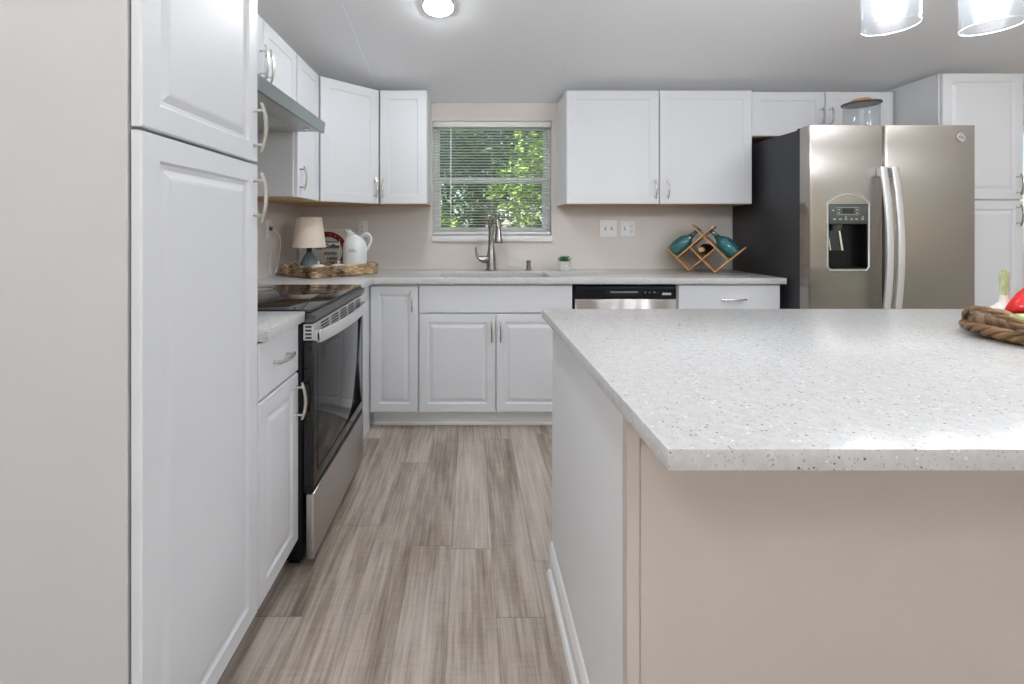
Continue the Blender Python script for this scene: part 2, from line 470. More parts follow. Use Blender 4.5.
dr = MB().cells([-2.599, -2.54, -1.63, -1.57, -.66, -.601], [.001, .07, 1.98, 2.049], lambda y, z: not ((-2.54 < y < -1.63 or -1.57 < y < -.66) and .07 < z < 1.98), 'yz', XR + .03, XR + .08, .003).build('door_1', M['vinyl'])
struct(dr)
for a, b in ((-2.545, -1.625), (-1.575, -.655)):
    MB().box((XR + .053, a, .065), (XR + .057, b, 1.985)).build('glass_pane', M['pane'], dr, smooth=False)

# ------------------------------------------------------------------ cabinet building blocks
RAISED = [(0, .004), (.003, 0), (.050, 0), (.055, .007), (.064, .0075), (.080, .002), (.086, .0012)]
SHAKER = [(0, .003), (.002, 0), (.058, 0), (.059, .003), (.063, .004)]
SLAB = [(0, .003), (.003, 0)]
TD = .02
def pull(parent, x, z, vertical=True, L=.128, y=0.0):
    m = MB(); n = 14
    pts = []; rr = []
    for i in range(n + 1):
        t = -1 + 2 * i / n
        a, yy = t * L / 2, y - (.021 + .013 * (1 - t * t))
        pts.append((x, yy, z + a) if vertical else (x + a, yy, z)); rr.append(.0058 - .0014 * abs(t) ** 3)
    m.tube(pts, rr, 8)
    for sg in (-1, 1):
        a = sg * .048
        p = (x, z + a) if vertical else (x + a, z)
        m.tube([(p[0], y + .0004, p[1]), (p[0], y - .003, p[1]), (p[0], y - .031, p[1])], [.0062, .0046, .0042], 8)
    return m.build('handle', M['nickel'], parent)
def door(root, x, z, w_, h_, prof=RAISED, hx=None, hz=None, vert=True, name='door', mat='white', L=.128):
    g = .0015
    d = MB().panel(x + g, z + g, w_ - 2 * g, h_ - 2 * g, TD - .001, prof).build(name, M[mat], root, smooth=False)
    if hx is not None: pull(d, hx, hz, vert, L)
    return d
def box_body(root, w_, d, z0, z1, toe=None, name='body', mat='whitebox', x0=0):
    m = MB()
    if toe:
        m.prism([(TD, toe), (TD, z1), (d, z1), (d, 0), (TD + .07, 0), (TD + .07, toe)], 'x', x0 + .0006, x0 + w_ - .0006, .0012, 1)
    else:
        m.box((x0 + .0006, TD, z0), (x0 + w_ - .0006, d, z1), .0012, 1)
    return m.build(name, M[mat], root, smooth=False)
BD = .6145                                 # base depth from door face to just off the wall
FY = 2.754                                 # door plane of the back run
FX = -.609                                 # door plane of the left run
CT = .878                                  # underside of worktops

# tall pantry cabinet, left foreground
t = thing('pantry_cabinet', 'tall white two-door pantry cabinet filling the left foreground', 'cabinet', (FX, .848, 0), PI / 2)
MB().prism([(TD + .005, .105), (TD + .005, 2.13), (.628, 2.13), (.628, 0), (TD + .07, 0), (TD + .07, .105)], 'x', .0006, .4694, .0012, 1).build('body', M['pantry_shade'], t, smooth=False, label='white side of the pantry with its shade painted in as grey')
d = door(t, .001, 1.391, .467, .737, RAISED, .444, 1.487, True, 'door', L=.14)
d = door(t, .001, .108, .467, 1.279, RAISED, .444, 1.290, True, 'door', L=.14)
MB().box((.0, .0898, .001), (.469, .093, .10)).build('toe_kick', M['whitebox'], t, smooth=False)

# narrow drawer base between pantry and range
t = thing('base_cabinet', 'narrow white base cabinet with one drawer over one door, between pantry and range', 'cabinet', (FX, 1.321, 0), PI / 2)
box_body(t, .304, .628, 0, CT - .001, toe=.105)
door(t, 0, .705, .303, .168, SLAB, .148, .792, False, 'drawer', L=.128)
door(t, 0, .108, .303, .592, RAISED, .279, .605, True, 'door')
MB().cells([FX - .6305, FX + .025], [1.3205, 1.6195], lambda a, b: True, 'xy', CT, .914, .003).build('countertop', M['quartz'])
tag(bpy.data.objects['countertop'], 'small speckled white countertop section between the pantry and the range', 'countertop')

# corner base cabinet: narrow raised door, filler return beside the range
t = thing('base_cabinet', 'white corner base cabinet with narrow tall door left of the sink cabinet', 'cabinet', (-.611, FY, 0), 0)
m = MB()
m.prism([(TD, .105), (TD, CT - .001), (BD, CT - .001), (BD, 0), (TD + .07, 0), (TD + .07, .105)], 'x', -.627, .2955, .001, 1)
m.build('body', M['whitebox'], t, smooth=False)
m = MB().box((-.627, -.362, 0), (-.0005, .0185, CT - .002), .001, 1)
m.build('filler_panel', M['white'], t, smooth=False)
door(t, .008, .108, .286, .757, RAISED, .260, .776, True, 'door')

# sink base
t = thing('sink_cabinet', 'white double-door sink base cabinet with plain false drawer front under the window', 'cabinet', (-.3145, FY, 0), 0)
box_body(t, .925, BD, 0, .70, toe=.105)
MB().box((.001, .0195, .70), (.924, .034, CT - .002)).build('top_rail', M['whitebox'], t, smooth=False)
door(t, .003, .703, .919, .166, SLAB, name='false_front')
door(t, .003, .108, .4595, .590, RAISED, .437, .595, True)
door(t, .4645, .108, .4575, .590, RAISED, .489, .595, True)
# drawer base right of the dishwasher
t = thing('base_cabinet', 'white drawer base cabinet standing right of the dishwasher', 'cabinet', (1.2385, FY, 0), 0)
box_body(t, .617, BD, 0, CT - .001, toe=.105)
door(t, .003, .705, .611, .166, SLAB, .325, .787, False, 'drawer', L=.15)
door(t, .003, .408, .611, .292, RAISED, .308, .56, False, 'drawer', L=.15)
door(t, .003, .108, .611, .296, RAISED, .308, .27, False, 'drawer', L=.15)
# toe kick face and quarter round along the back run
tk = MB().box((-.60, 2.832, .0005), (.609, 2.842, .104)).box((-.60, 2.822, .0005), (.609, 2.8315, .020), .004).build('toe_kick', M['trimwhite'])
tag(tk, 'white toe kick board along the floor under the sink cabinets', 'trim')

# main worktop: L shape with the sink cut out
SX0, SX1, SY0, SY1 = -.192, .497, 2.812, 3.150
xs = [XL + .0015, -.585, SX0, SX1, 1.876]; ys = [2.392, FY - .024, SY0, SY1, YB - .0015]
def keep(x, y):
    if y < FY - .024: return x < -.585
    return not (SX0 < x < SX1 and SY0 < y < SY1)
tag(MB().cells(xs, ys, keep, 'xy', CT, .914, .003).build('countertop', M['quartz']), 'long L-shaped speckled white countertop with the sink set in it', 'countertop')

# ------------------------------------------------------------------ sink, faucet, soap pump
t = thing('sink', 'undermount stainless steel sink basin below the window', 'sink', ((SX0 + SX1) / 2, (SY0 + SY1) / 2, .70), 0)
sw, sdp = (SX1 - SX0) / 2, (SY1 - SY0) / 2
m = MB()
m.cells([-sw - .018, -sw + .004, sw - .004, sw + .018], [-sdp - .018, -sdp + .004, sdp - .004, sdp + .012], lambda x, y: not (abs(x) < sw - .004 and abs(y) < sdp - .004), 'xy', .172, .1775)
for bx0, bx1, by0, by1 in ((-sw - .001, -sw + .004, -sdp, sdp), (sw - .004, sw + .001, -sdp, sdp), (-sw, sw, -sdp - .001, -sdp + .004), (-sw, sw, sdp - .004, sdp + .001)):
    m.box((bx0, by0, .004), (bx1, by1, .175))
m.box((-sw, -sdp, .002), (sw, sdp, .007))
m.build('basin', M['sinksteel'], t, smooth=False)
MB().lathe([(0, .0115), (.012, .0115), (.014, .009), (.03, .0085), (.042, .012), (.046, .0072), (.046, .0072)], 24).build('drain', M['chrome'], t)

t = thing('faucet', 'brushed nickel gooseneck pull-down faucet behind the sink', 'faucet', (.142, 3.245, .914), 0)
MB().lathe([(0, .0), (.042, .0), (.042, .006), (.036, .012), (.034, .03), (.033, .085), (.028, .125), (.0225, .155), (.020, .20), (0, .20)], 28).build('body', M['faucet'], t)
arc = [(0, 0, .195), (0, -.001, .30)]
for k in range(1, 13):
    a = PI * k / 12
    arc.append((.040 * (1 - math.cos(a)) / 2, -.085 * (1 - math.cos(a)), .30 + .082 * math.sin(a)))
MB().tube(arc, [.0200, .0195] + [.0185] * 11 + [.0170], 14).build('spout', M['faucet'], t)
MB().tube([(.040, -.170, .298), (.0402, -.1705, .28), (.041, -.172, .235), (.042, -.173, .205), (.042, -.173, .198)], [.0175, .020, .024, .0305, .0285], 18).build('spray_head', M['faucet'], t)
hb = MB().tube([(-.015, 0, .082), (-.050, -.002, .077), (-.084, -.004, .084)], [.026, .027, .018], 14)
hb.tube([(-.074, -.004, .079), (-.096, -.005, .096), (-.106, -.006, .128), (-.108, -.004, .158), (-.104, -.003, .166)], [.014, .0105, .0080, .0072, .006], 10)
hb.build('lever', M['faucet'], t)

t = thing('soap_dispenser', 'small brushed nickel soap pump set in the countertop right of the faucet', 'soap dispenser', (.405, 3.235, .914), 0)
MB().lathe([(0, 0), (.025, 0), (.025, .004), (.0185, .007), (.017, .03), (.017, .034), (0, .034)], 20).build('collar', M['faucet'], t)
MB().lathe([(0, .0345), (.014, .0345), (.014, .055), (.017, .057), (.017, .068), (.012, .073), (0, .0735)], 20).tube([(0, 0, .063), (0, -.03, .064), (0, -.045, .058)], [.006, .005, .004], 8).build('pump', M['faucet'], t)

# ------------------------------------------------------------------ dishwasher
t = thing('dishwasher', 'stainless dishwasher with black control panel under the right of the worktop', 'dishwasher', (.6145, FY, 0), 0)
MB().prism([(.03, .105), (.03, .868), (BD - .01, .868), (BD - .01, .012), (.09, .012), (.09, .105)], 'x', .006, .614, .002, 1).build('tub_body', M['blackmatte'], t, smooth=False)
cp = MB().prism([(.0, .792), (.0, .852), (.006, .864), (.029, .866), (.029, .790), (.004, .790)], 'x', .010, .614, .0015, 1)
cp = cp.build('control_panel', M['black'], t, smooth=False)
h = MB().prism([(.205, .806), (.395, .806), (.408, .820), (.408, .838), (.192, .838), (.192, .820)], 'y', -.0022, .0008).build('pocket_handle', M['blackmatte'], cp, smooth=False)
MB().box((.218, -.010, .824), (.382, -.0024, .833), .003).build('grip', M['greyink'], h, label='grey grip bar in the handle pocket')
bt = MB()
for x_, w_, h_ in ((.425, .007, .010), (.452, .007, .008), (.478, .012, .009), (.503, .004, .004)):
    bt.box((x_, -.0012, .822), (x_ + w_, .0005, .822 + h_))
bt.build('control_button', M['greyink'], cp, smooth=False)
MB().box((.530, -.0013, .811), (.583, .0005, .824)).build('white_badge', M['mark'], cp, smooth=False)
MB().box((.010, .001, .115), (.614, .029, .786), .004).build('door', M['steel_h'], t)

# ------------------------------------------------------------------ refrigerator
FRX0, FRX1 = 1.902, 2.848
FRY = 2.590
t = thing('refrigerator', 'stainless side-by-side refrigerator with black sides and water dispenser', 'refrigerator', (FRX0, FRY, 0), 0)
FW = FRX1 - FRX0
b = MB().box((.004, .080, .02), (FW - .004, .764, 1.782), .004)
b.box((.03, .12, 0), (.09, .18, .021)).box((FW - .09, .12, 0), (FW - .03, .18, .021)).box((.03, .62, 0), (.09, .68, .021)).box((FW - .09, .62, 0), (FW - .03, .68, .021))
b.build('body', M['fridge_side'], t)
SEAM = 2.329 - FRX0
DZ0, DZ1, DX0, DX1 = .982, 1.346, 2.012 - FRX0, 2.234 - FRX0       # dispenser opening
def fridge_door(x0, x1, hole=None):
    rad = .022
    m = MB()
    def outline(xa, xb, l, r_):
        pts = [(xb, .072), (xa, .072)]
        if l:
            for k in range(7):
                a = PI / 2 * k / 6
                pts.append((xa + .014 * (1 - math.cos(a)) , .030 - .030 * math.sin(a) ))
        else: pts.append((xa, 0))
        if r_:
            for k in range(7):
                a = PI / 2 * k / 6
                pts.append((xb - .014 * (1 - math.sin(a)), .030 - .030 * math.cos(a)))
        else: pts.append((xb, 0))
        return pts
    if hole is None:
        m.prism(outline(x0, x1, True, True), 'z', .06, 1.790)
    else:
        hx0, hx1, hz0, hz1 = hole
        m.prism(outline(x0, x1, True, True), 'z', .06, hz0)
        m.prism(outline(x0, x1, True, True), 'z', hz1, 1.790)
        m.prism(outline(x0, hx0, True, False), 'z', hz0, hz1)
        m.prism(outline(hx1, x1, False, True), 'z', hz0, hz1)
        m.box((hx0 - .001, .0685, hz0 - .001), (hx1 + .001, .072, hz1 + .001))
    return m
fd = fridge_door(.001, SEAM - .003, (DX0, DX1, DZ0, DZ1)).build('freezer_door', M['steel'], t, angle=40)
rd = fridge_door(SEAM + .003, FW - .001).build('fridge_door', M['steel'], t, angle=40)
# raised contour lips around the dispenser
cx_ = (DX0 + DX1) / 2
# dispenser insert
ds = MB().box((DX0 + .001, .058, DZ0 + .001), (DX1 - .001, .068, DZ1 - .001))
ds.box((DX0 + .001, .004, DZ0 + .001), (DX0 + .006, .058, DZ1 - .112)).box((DX1 - .006, .004, DZ0 + .001), (DX1 - .001, .058, DZ1 - .112)).box((DX0 + .006, .004, DZ0 + .001), (DX1 - .006, .058, DZ0 + .006))
ds = ds.build('dispenser', M['black'], fd, smooth=False, label='black water and ice dispenser recess')
pn = MB().box((DX0 + .002, -.002, DZ1 - .112), (DX1 - .002, .050, DZ1 - .002), .002).build('dispenser_panel', M['dispanel'], fd, label='grey control panel of the dispenser')
MB().box((cx_ - .033, -.0032, DZ1 - .052), (cx_ + .030, -.0015, DZ1 - .024)).build('display_screen', M['display'], pn, smooth=False)
k = MB()
for dx in (-.078, -.045, -.014, .018, .046, .080): k.box((cx_ + dx - .007, -.0028, DZ1 - .088), (cx_ + dx + .007, -.0018, DZ1 - .082))
for dx in (-.052, .048):
    for dz in (-.032, -.050): k.box((cx_ + dx - .003, -.0028, DZ1 + dz - .003), (cx_ + dx + .003, -.0018, DZ1 + dz + .003))
for dx, dz in ((-.085, -.034), (-.014, -.072), (.082, -.072)): k.prism([(cx_ + dx - .005, DZ1 + dz - .004), (cx_ + dx + .005, DZ1 + dz - .004), (cx_ + dx, DZ1 + dz + .005)], 'y', -.0028, -.0018)
k.tube([(cx_ - .064, -.0021, DZ1 - .060), (cx_ - .064, -.0021, DZ1 - .020), (cx_ + .060, -.0021, DZ1 - .020), (cx_ + .060, -.0021, DZ1 - .060)], .0009, 4, closed=True)
k.build('control_marks', M['mark'], pn, smooth=False)
MB().tube([(cx_ - .035, .045, DZ1 - .112), (cx_ - .035, .040, DZ1 - .150)], [.034, .022], 14).build('spout', M['dispanel'], fd)
pd = MB().prism([(cx_ - .095, DZ1 - .150), (cx_ - .030, DZ1 - .150), (cx_ - .012, DZ1 - .262), (cx_ - .080, DZ1 - .262)], 'y', .030, .036).build('paddle', M['fridge_side'], fd, smooth=False)
MB().prism([(cx_ - .034, DZ1 - .152), (cx_ - .024, DZ1 - .152), (cx_ - .006, DZ1 - .262), (cx_ - .018, DZ1 - .262)], 'y', .024, .0295).prism([(cx_ - .100, DZ1 - .152), (cx_ - .094, DZ1 - .152), (cx_ - .076, DZ1 - .262), (cx_ - .083, DZ1 - .262)], 'y', .024, .0295).build('paddle_guard', M['chrome'], pd, smooth=False)
# steel surround: raised rim with an arched brow above the panel
fr = []
for k_ in range(13):
    u_ = -1 + 2 * k_ / 12
    fr.append((cx_ + u_ * (DX1 - DX0 + .016) / 2, -.0015, DZ1 + .006 + .050 * (1 - u_ * u_)))
m = MB().tube(fr, .0032, 6)
m.tube([(DX0 - .006, -.001, DZ1 + .004), (DX0 - .006, -.001, DZ0 + .012), (DX0 + .008, -.001, DZ0 - .008), (DX1 - .008, -.001, DZ0 - .008), (DX1 + .006, -.001, DZ0 + .012), (DX1 + .006, -.001, DZ1 + .004)], .0045, 6)
m.build('dispenser_rim', M['steel_light'], fd)
# handles: tall flat bars bowed towards the room
def fhandle(x, parent):
    m = MB(); n = 24; prof = []
    z0, z1 = .62, 1.553
    for i in range(n + 1):
        u_ = -1 + 2 * i / n
        prof.append((-.030 - .042 * (1 - u_ * u_), z0 + (z1 - z0) * i / n))
    back = [(y_ + .013, z_) for y_, z_ in reversed(prof)]
    m.prism(prof + back, 'x', x - .0185, x + .0185, .003, 2)
    for z_ in (z0 + .004, z1 - .052):
        m.box((x - .017, -.030, z_), (x + .017, -.0005, z_ + .048), .003)
    return m.build('handle', M['steel_light'], parent)
fhandle(SEAM - .030, fd); fhandle(SEAM + .032, rd)
# hinge caps on top, round badge on the right door
for x_ in (.06, FW - .06):
    MB().box((x_ - .035, .03, 1.7835), (x_ + .035, .13, 1.797), .003).build('hinge_cap', M['blackmatte'], t)
bx_, bz_ = FW - .089, 1.722
bd = MB().lathe([(0, 0), (.026, 0), (.026, .002), (.022, .004), (.020, .002), (0, .002)], 28, (bx_, -.0005, bz_), Matrix.Rotation(PI / 2, 4, 'X')).build('badge', M['chrome'], rd)
m = MB()
for a0, rr_, ox, oz in ((.4, .008, -.007, .001), (2.2, .008, .007, -.001)):
    m.tube([(bx_ + ox + rr_ * (1 - .05 * j) * math.cos(a0 + j * .42), -.003, bz_ + oz + rr_ * (1 - .05 * j) * math.sin(a0 + j * .42)) for j in range(14)], .0011, 5)
m.build('monogram', M['dispanel'], bd)

# ------------------------------------------------------------------ range (stove)
RY0, RW = 1.628, .757
RFX = -.557
t = thing('range', 'slide-in electric range with black glass door and stainless drawer', 'range', (RFX, RY0, 0), PI / 2)
MB().box((.0, .040, .03), (RW, .675, .868), .003).box((.03, .06, 0), (.07, .10, .031)).box((RW - .07, .06, 0), (RW - .03, .10, .031)).build('body', M['black'], t)
ck = MB().box((.001, .012, .9055), (RW - .001, .680, .918), .003).build('cooktop', M['blackglass'], t)
for cx0, cy0, r0 in ((.19, .19, .105), (.19, .49, .08), (.56, .19, .09), (.56, .49, .105)):
    m = MB()
    for q in (r0,): m.lathe([(q - .0012, .9181), (q - .0012, .9183), (q + .0012, .9183), (q + .0012, .9181)], 40, (cx0, cy0, 0))
    m.build('burner_ring', M['fridge_side'], ck)
MB().prism([(-.006, .880), (-.006, .898), (.010, .9052), (.036, .9052), (.036, .872), (.002, .872)], 'x', .001, RW - .001, .0015, 1).build('front_trim', M['darksteel'], t, smooth=False, label='dark stainless front trim under the cooktop')
od = MB().box((.004, .0008, .288), (RW - .004, .038, .806), .003).build('oven_door', M['ovenglass'], t)
# stainless top rail of the door with vent slots, slotted end caps
rl = MB().cells([.002, RW - .002], [.0015, .038], lambda a, b_: True, 'xy', .808, .866, .002).build('door_rail', M['steel_light'], od, smooth=False)
for g in range(5):
    sl = MB()
    for q in range(4):
        sl.box((.085 + g * .128, .0002, .817 + q * .0115), (.085 + g * .128 + .092, .0016, .8225 + q * .0115))
    sl.build('vent_slots', M['dim_slot'], rl, smooth=False)
sl = MB()
for q in range(4): sl.box((.0008, .008, .814 + q * .013), (.0021, .030, .821 + q * .013))
sl.build('vent_slots', M['dim_slot'], rl, smooth=False)
n = 20; out_, inn = [], []
for i in range(n + 1):
    u_ = -1 + 2 * i / n
    x_ = .004 + (RW - .008) * i / n
    d_ = .022 + .030 * (1 - u_ ** 2) ** .8
    out_.append((x_, -d_)); inn.append((x_, -d_ + .012))
m = MB().prism(out_ + inn[::-1], 'z', .800, .843, .003, 2)
m.box((.004, -.022, .806), (.030, .001, .840), .003).box((RW - .030, -.022, .806), (RW - .004, .001, .840), .003)
m.build('handle', M['steel_light'], od)
MB().tube([(.045, -.0004, .33), (.045, -.0004, .765), (RW - .045, -.0004, .765), (RW - .045, -.0004, .33)], .0012, 4, closed=True).build('door_outline', M['blackmatte'], od)
dw = MB().box((.0015, .0, .032), (RW - .0015, .027, .262), .003).build('storage_drawer', M['steel_h'], t)
MB().box((.004, .004, .264), (RW - .004, .039, .286), .002).build('drawer_gap_trim', M['blackmatte'], t)

# ------------------------------------------------------------------ range hood and upper cabinets
HZ0, HZ1 = 1.702, 1.757
t = thing('range_hood', 'grey-green stainless under-cabinet range hood above the range', 'range hood', (-.757, RY0 + .002, 0), PI / 2)
HW = .762; HD = XL + .0015
hd_ = -.757 - HD
MB().prism([(.006, HZ0), (.0, HZ1), (.030, HZ1 + .006), (hd_, HZ1 + .006), (hd_, HZ0), (hd_ - .015, HZ0), (hd_ - .015, HZ0 + .02), (.020, HZ0 + .02), (.020, HZ0)], 'x', 0, HW, .001, 1).build('canopy', M['hoodsteel'], t, smooth=False)
MB().box((.004, .0215, HZ0 + .008), (HW - .004, hd_ - .016, HZ0 + .0195)).build('underside', M['hoodunder'], t, smooth=False)
MB().box((.14, .12, HZ0 + .003), (.62, .36, HZ0 + .0075), .002).build('filter', M['hoodunder'], t)
MB().lathe([(0, 0), (.012, 0), (.014, .006), (0, .006)], 16, (.68, .07, HZ0 + .002)).build('lamp_knob', M['nickel'], t)

UT, UB = 2.127, 1.372
UD = .328
UX = -.910
t = thing('wall_cabinet', 'short white two-door wall cabinet directly above the range hood', 'cabinet', (UX, RY0, 0), PI / 2)
box_body(t, .772, UD, HZ1 + .008, UT)
door(t, .001, HZ1 + .009, .386, UT - HZ1 - .010, SHAKER, .360, 1.925, True, L=.15)
door(t, .388, HZ1 + .009, .383, UT - HZ1 - .010, SHAKER, .414, 1.925, True, L=.15)
t = thing('wall_cabinet', 'white single-door wall cabinet between range hood and corner cabinet', 'cabinet', (UX, RY0 + .774, 0), PI / 2)
box_body(t, .352, UD, UB + .004, UT)
MB().box((.001, TD, UB - .001), (.351, UD, UB + .0035)).build('underside', M['rawwood'], t, smooth=False, label='raw tan wood underside')
door(t, .012, UB, .338, UT - UB - .001, SHAKER, .046, 1.475, True)
# diagonal corner cabinet
P1, P2 = Vector((UX + .004, 2.757)), Vector((-.611, 3.0485))
ang = math.atan2(P2.y - P1.y, P2.x - P1.x); dl = (P2 - P1).length
t = thing('corner_wall_cabinet', 'white diagonal corner wall cabinet above the wicker tray', 'cabinet', (P1.x, P1.y, 0), ang)
Mi = Matrix.Rotation(-ang, 2)
def loc2(p): q = Mi @ (Vector(p) - P1); return (q.x, q.y)
nrm = Vector((-math.sin(ang), math.cos(ang))) * TD
pa, pb = P1 + nrm, P2 + nrm
foot = [loc2((P1.x - .006, P1.y + .004)), loc2(pa + (P2 - P1).normalized() * .004), loc2(pb - (P2 - P1).normalized() * .004), loc2((P2.x - .001, P2.y + .012)), loc2((P2.x - .001, YB - .0015)), loc2((XL + .0015, YB - .0015)), loc2((XL + .0015, 2.758))]
MB().prism(foot, 'z', UB + .004, UT).build('body', M['whitebox'], t, smooth=False)
MB().prism(foot, 'z', UB - .001, UB + .0035).build('underside', M['rawwood'], t, smooth=False, label='raw tan wood underside')
door(t, .003, UB, dl - .006, UT - UB - .001, SHAKER, dl - .035, 1.475, True)
t = thing('wall_cabinet', 'narrow white single-door wall cabinet left of the window', 'cabinet', (-.6085, 3.046, 0), 0)
box_body(t, .318, UD - .0055, UB + .004, UT)
MB().box((.001, TD, UB - .001), (.317, UD - .0055, UB + .0035)).build('underside', M['rawwood'], t, smooth=False, label='raw tan wood underside')
door(t, .004, UB, .312, UT - UB - .001, SHAKER, .030, 1.475, True)
t = thing('wall_cabinet', 'wide white double-door wall cabinet right of the window', 'cabinet', (.630, 3.046, 0), 0)
box_body(t, 1.235, UD - .0055, UB + .004, UT)
MB().box((.001, TD, UB - .001), (1.234, UD - .0055, UB + .0035)).build('underside', M['rawwood'], t, smooth=False, label='raw tan wood underside')
door(t, .003, UB, .612, UT - UB - .001, SHAKER, .586, 1.470, True)
door(t, .620, UB, .612, UT - UB - .001, SHAKER, .668, 1.470, True)
t = thing('wall_cabinet', 'short white double-door wall cabinet above the refrigerator', 'cabinet', (1.870, 3.078, 0), 0)
box_body(t, .976, .290, 1.831, UT)
MB().box((.001, TD, 1.826), (.975, .290, 1.8305)).build('underside', M['rawwood'], t, smooth=False, label='raw tan wood underside')
door(t, .008, 1.828, .490, UT - 1.829, SHAKER, .466, 1.957, True, L=.115)
door(t, .503, 1.828, .442, UT - 1.829, SHAKER, .530, 1.957, True, L=.115)
# tall cabinet right of the refrigerator
TX, TY, TW = 2.856, 2.792, .503
t = thing('tall_cabinet', 'tall white two-door cabinet standing right of the refrigerator', 'cabinet', (TX, TY, 0), 0)
MB().prism([(TD, .105), (TD, 2.155), (.44, 2.155), (YB - TY - .002, 2.127), (YB - TY - .002, 0), (TD + .07, 0), (TD + .07, .105)], 'x', .0006, TW - .0006, .0012, 1).build('body', M['whitebox'], t, smooth=False)
door(t, .006, 1.385, TW - .010, .768, RAISED, TW - .046, 1.475, True)
door(t, .006, .108, TW - .010, 1.271, RAISED, TW - .046, 1.290, True)

# ------------------------------------------------------------------ island
IX0, IX1, IY0, IY1 = .290, 2.20, .862, 1.640
t = thing('kitchen_island', 'large pale kitchen island with beige front panel in the right foreground', 'island', (IX0, IY0, 0), 0)
iw, idp = IX1 - IX0, IY1 - IY0
MB().box((.012, .012, 0), (iw - .012, idp, .885)).build('body', M['whitebox'], t, smooth=False)
MB().box((.0, .0205, 0), (.0118, idp, .8855), .001, 1).build('side_panel', M['island_side'], t, smooth=False, label='pale grey end panel')
MB().box((.0, -.007, 0), (.024, .020, .8855), .0012, 1).build('warm_lit_edge', M['island_paint'], t, smooth=False)  # front edge of the white end panel, warm light painted in as beige
MB().box((.0255, -.0045, 0), (iw, .0115, .8855), .001, 1).build('front_panel', M['island_paint'], t, smooth=False, label='beige front panel')
MB().box((iw - .0118, .0125, 0), (iw, idp, .8855), .001, 1).build('side_panel', M['island_side'], t, smooth=False)
bp = [(0, 0), (-.012, 0), (-.012, .066), (-.009, .072), (-.010, .078), (-.005, .088), (0, .092)]
MB().prism([(p[0] - .0003, p[1]) for p in bp], 'y', .0215, idp, 0).build('baseboard', M['trimwhite'], t, smooth=False)
MB().prism([(-.0125, .0005), (-.026, .0005), (-.025, .010), (-.020, .017), (-.0125, .020)], 'y', .0215, idp - .035, 0).build('shoe_moulding', M['trimwhite'], t, smooth=False)
tag(MB().cells([.2565, 2.26], [.600, 1.668], lambda a, b_: True, 'xy', .886, .914, .0007).build('island_countertop', M['quartz']), 'broad speckled white quartz countertop on the island', 'countertop')

# ------------------------------------------------------------------ window blind
t = thing('window_blind', 'white horizontal slat blind lowered over the sink window', 'blind', ((W1[0] + W1[1]) / 2, YB + .030, W1[2]), 0)
bw = (W1[1] - W1[0]) / 2 - .003; bh = W1[3] - W1[2]
MB().box((-bw, -.016, bh - .042), (bw, .016, bh - .001), .002).build('headrail', M['blind'], t)
MB().box((-bw, -.013, .006), (bw, .013, .026), .003).build('bottom_rail', M['blind'], t)
m = MB(); npitch = .0205; zz = .038; cnt = 0
tilt = R(-9)
while zz < bh - .046:
    prof = []
    for k_ in range(5):
        u_ = -1 + k_ / 2
        prof.append((u_ * .0122, .0014 * (1 - u_ * u_)))
    up_ = [(a * math.cos(tilt) - b_ * math.sin(tilt), zz + a * math.sin(tilt) + b_ * math.cos(tilt)) for a, b_ in prof]
    dn_ = [(a, b_ - .0007) for a, b_ in up_]
    m.prism(up_ + dn_[::-1], 'x', -bw + .002, bw - .002)
    zz += npitch
m.build('slats', M['blind'], t, smooth=False)
m = MB()
for x_ in (-.30, 0, .30):
    for y_ in (-.0135, .0135): m.tube([(x_, y_, .02), (x_, y_, bh - .04)], .0007, 5)
m.build('ladder_cord', M['blind'], t)
MB().tube([(-.302, -.022, bh - .045), (-.302, -.024, bh - .08), (-.302, -.026, .20), (-.302, -.026, .14)], [.002, .0042, .0042, .003], 8).build('tilt_wand', M['plastic'], t)

# ------------------------------------------------------------------ switches and outlets
def plate(name, label, cat, x, z, w_, h_, kinds, loc_y=YB, rz=0.0, xl=None):
    loc = (x, YB - .0004, z) if rz == 0 else (XL + .0004, x, z)
    t = thing(name, label, cat, loc, rz)
    MB().box((-w_ / 2, -.006, -h_ / 2), (w_ / 2, 0, h_ / 2), .003).build('cover_plate', M['plastic'], t)
    for i, kd in enumerate(kinds):
        cx0 = (i - (len(kinds) - 1) / 2) * .046
        if kd == 'toggle':
            o = MB().box((cx0 - .006, -.0072, -.012), (cx0 + .006, -.0062, .012)).build('toggle_frame', M['greyink'], t, smooth=False)
            MB().box((cx0 - .0035, -.016, -.002), (cx0 + .0035, -.0065, .008), .001).build('toggle', M['plastic'], o)
        elif kd == 'outlet':
            o = MB().box((cx0 - .0165, -.0080, -.034), (cx0 + .0165, -.0062, .034), .002).build('receptacle', M['plastic'], t)
            for dz in (-.019, .019):
                s_ = MB()
                for dx in (-.006, .006): s_.box((cx0 + dx - .0013, -.0086, dz - .004), (cx0 + dx + .0013, -.0078, dz + .005))
                s_.box((cx0 - .002, -.0086, dz - .012), (cx0 + .002, -.0078, dz - .0085))
                s_.build('slot', M['dim_slot'], o, smooth=False)
        elif kd == 'rocker':
            o = MB().prism([(cx0 - .0165, -.034), (cx0 + .0165, -.034), (cx0 + .0165, .034), (cx0 - .0165, .034)], 'y', -.0082, -.0062, .001, 1).build('rocker', M['plastic'], t, smooth=False)
    return t
plate('wall_switch', 'white double switch plate on the wall right of the window', 'light switch', 1.006, 1.211, .126, .124, ['toggle', 'toggle'])
plate('wall_outlet', 'white outlet and switch plate beside the double switch plate', 'outlet', 1.148, 1.211, .108, .112, ['toggle', 'outlet'])
plate('wall_outlet', 'white outlet on back wall behind the pitcher', 'outlet', -.794, 1.206, .080, .122, ['outlet'])
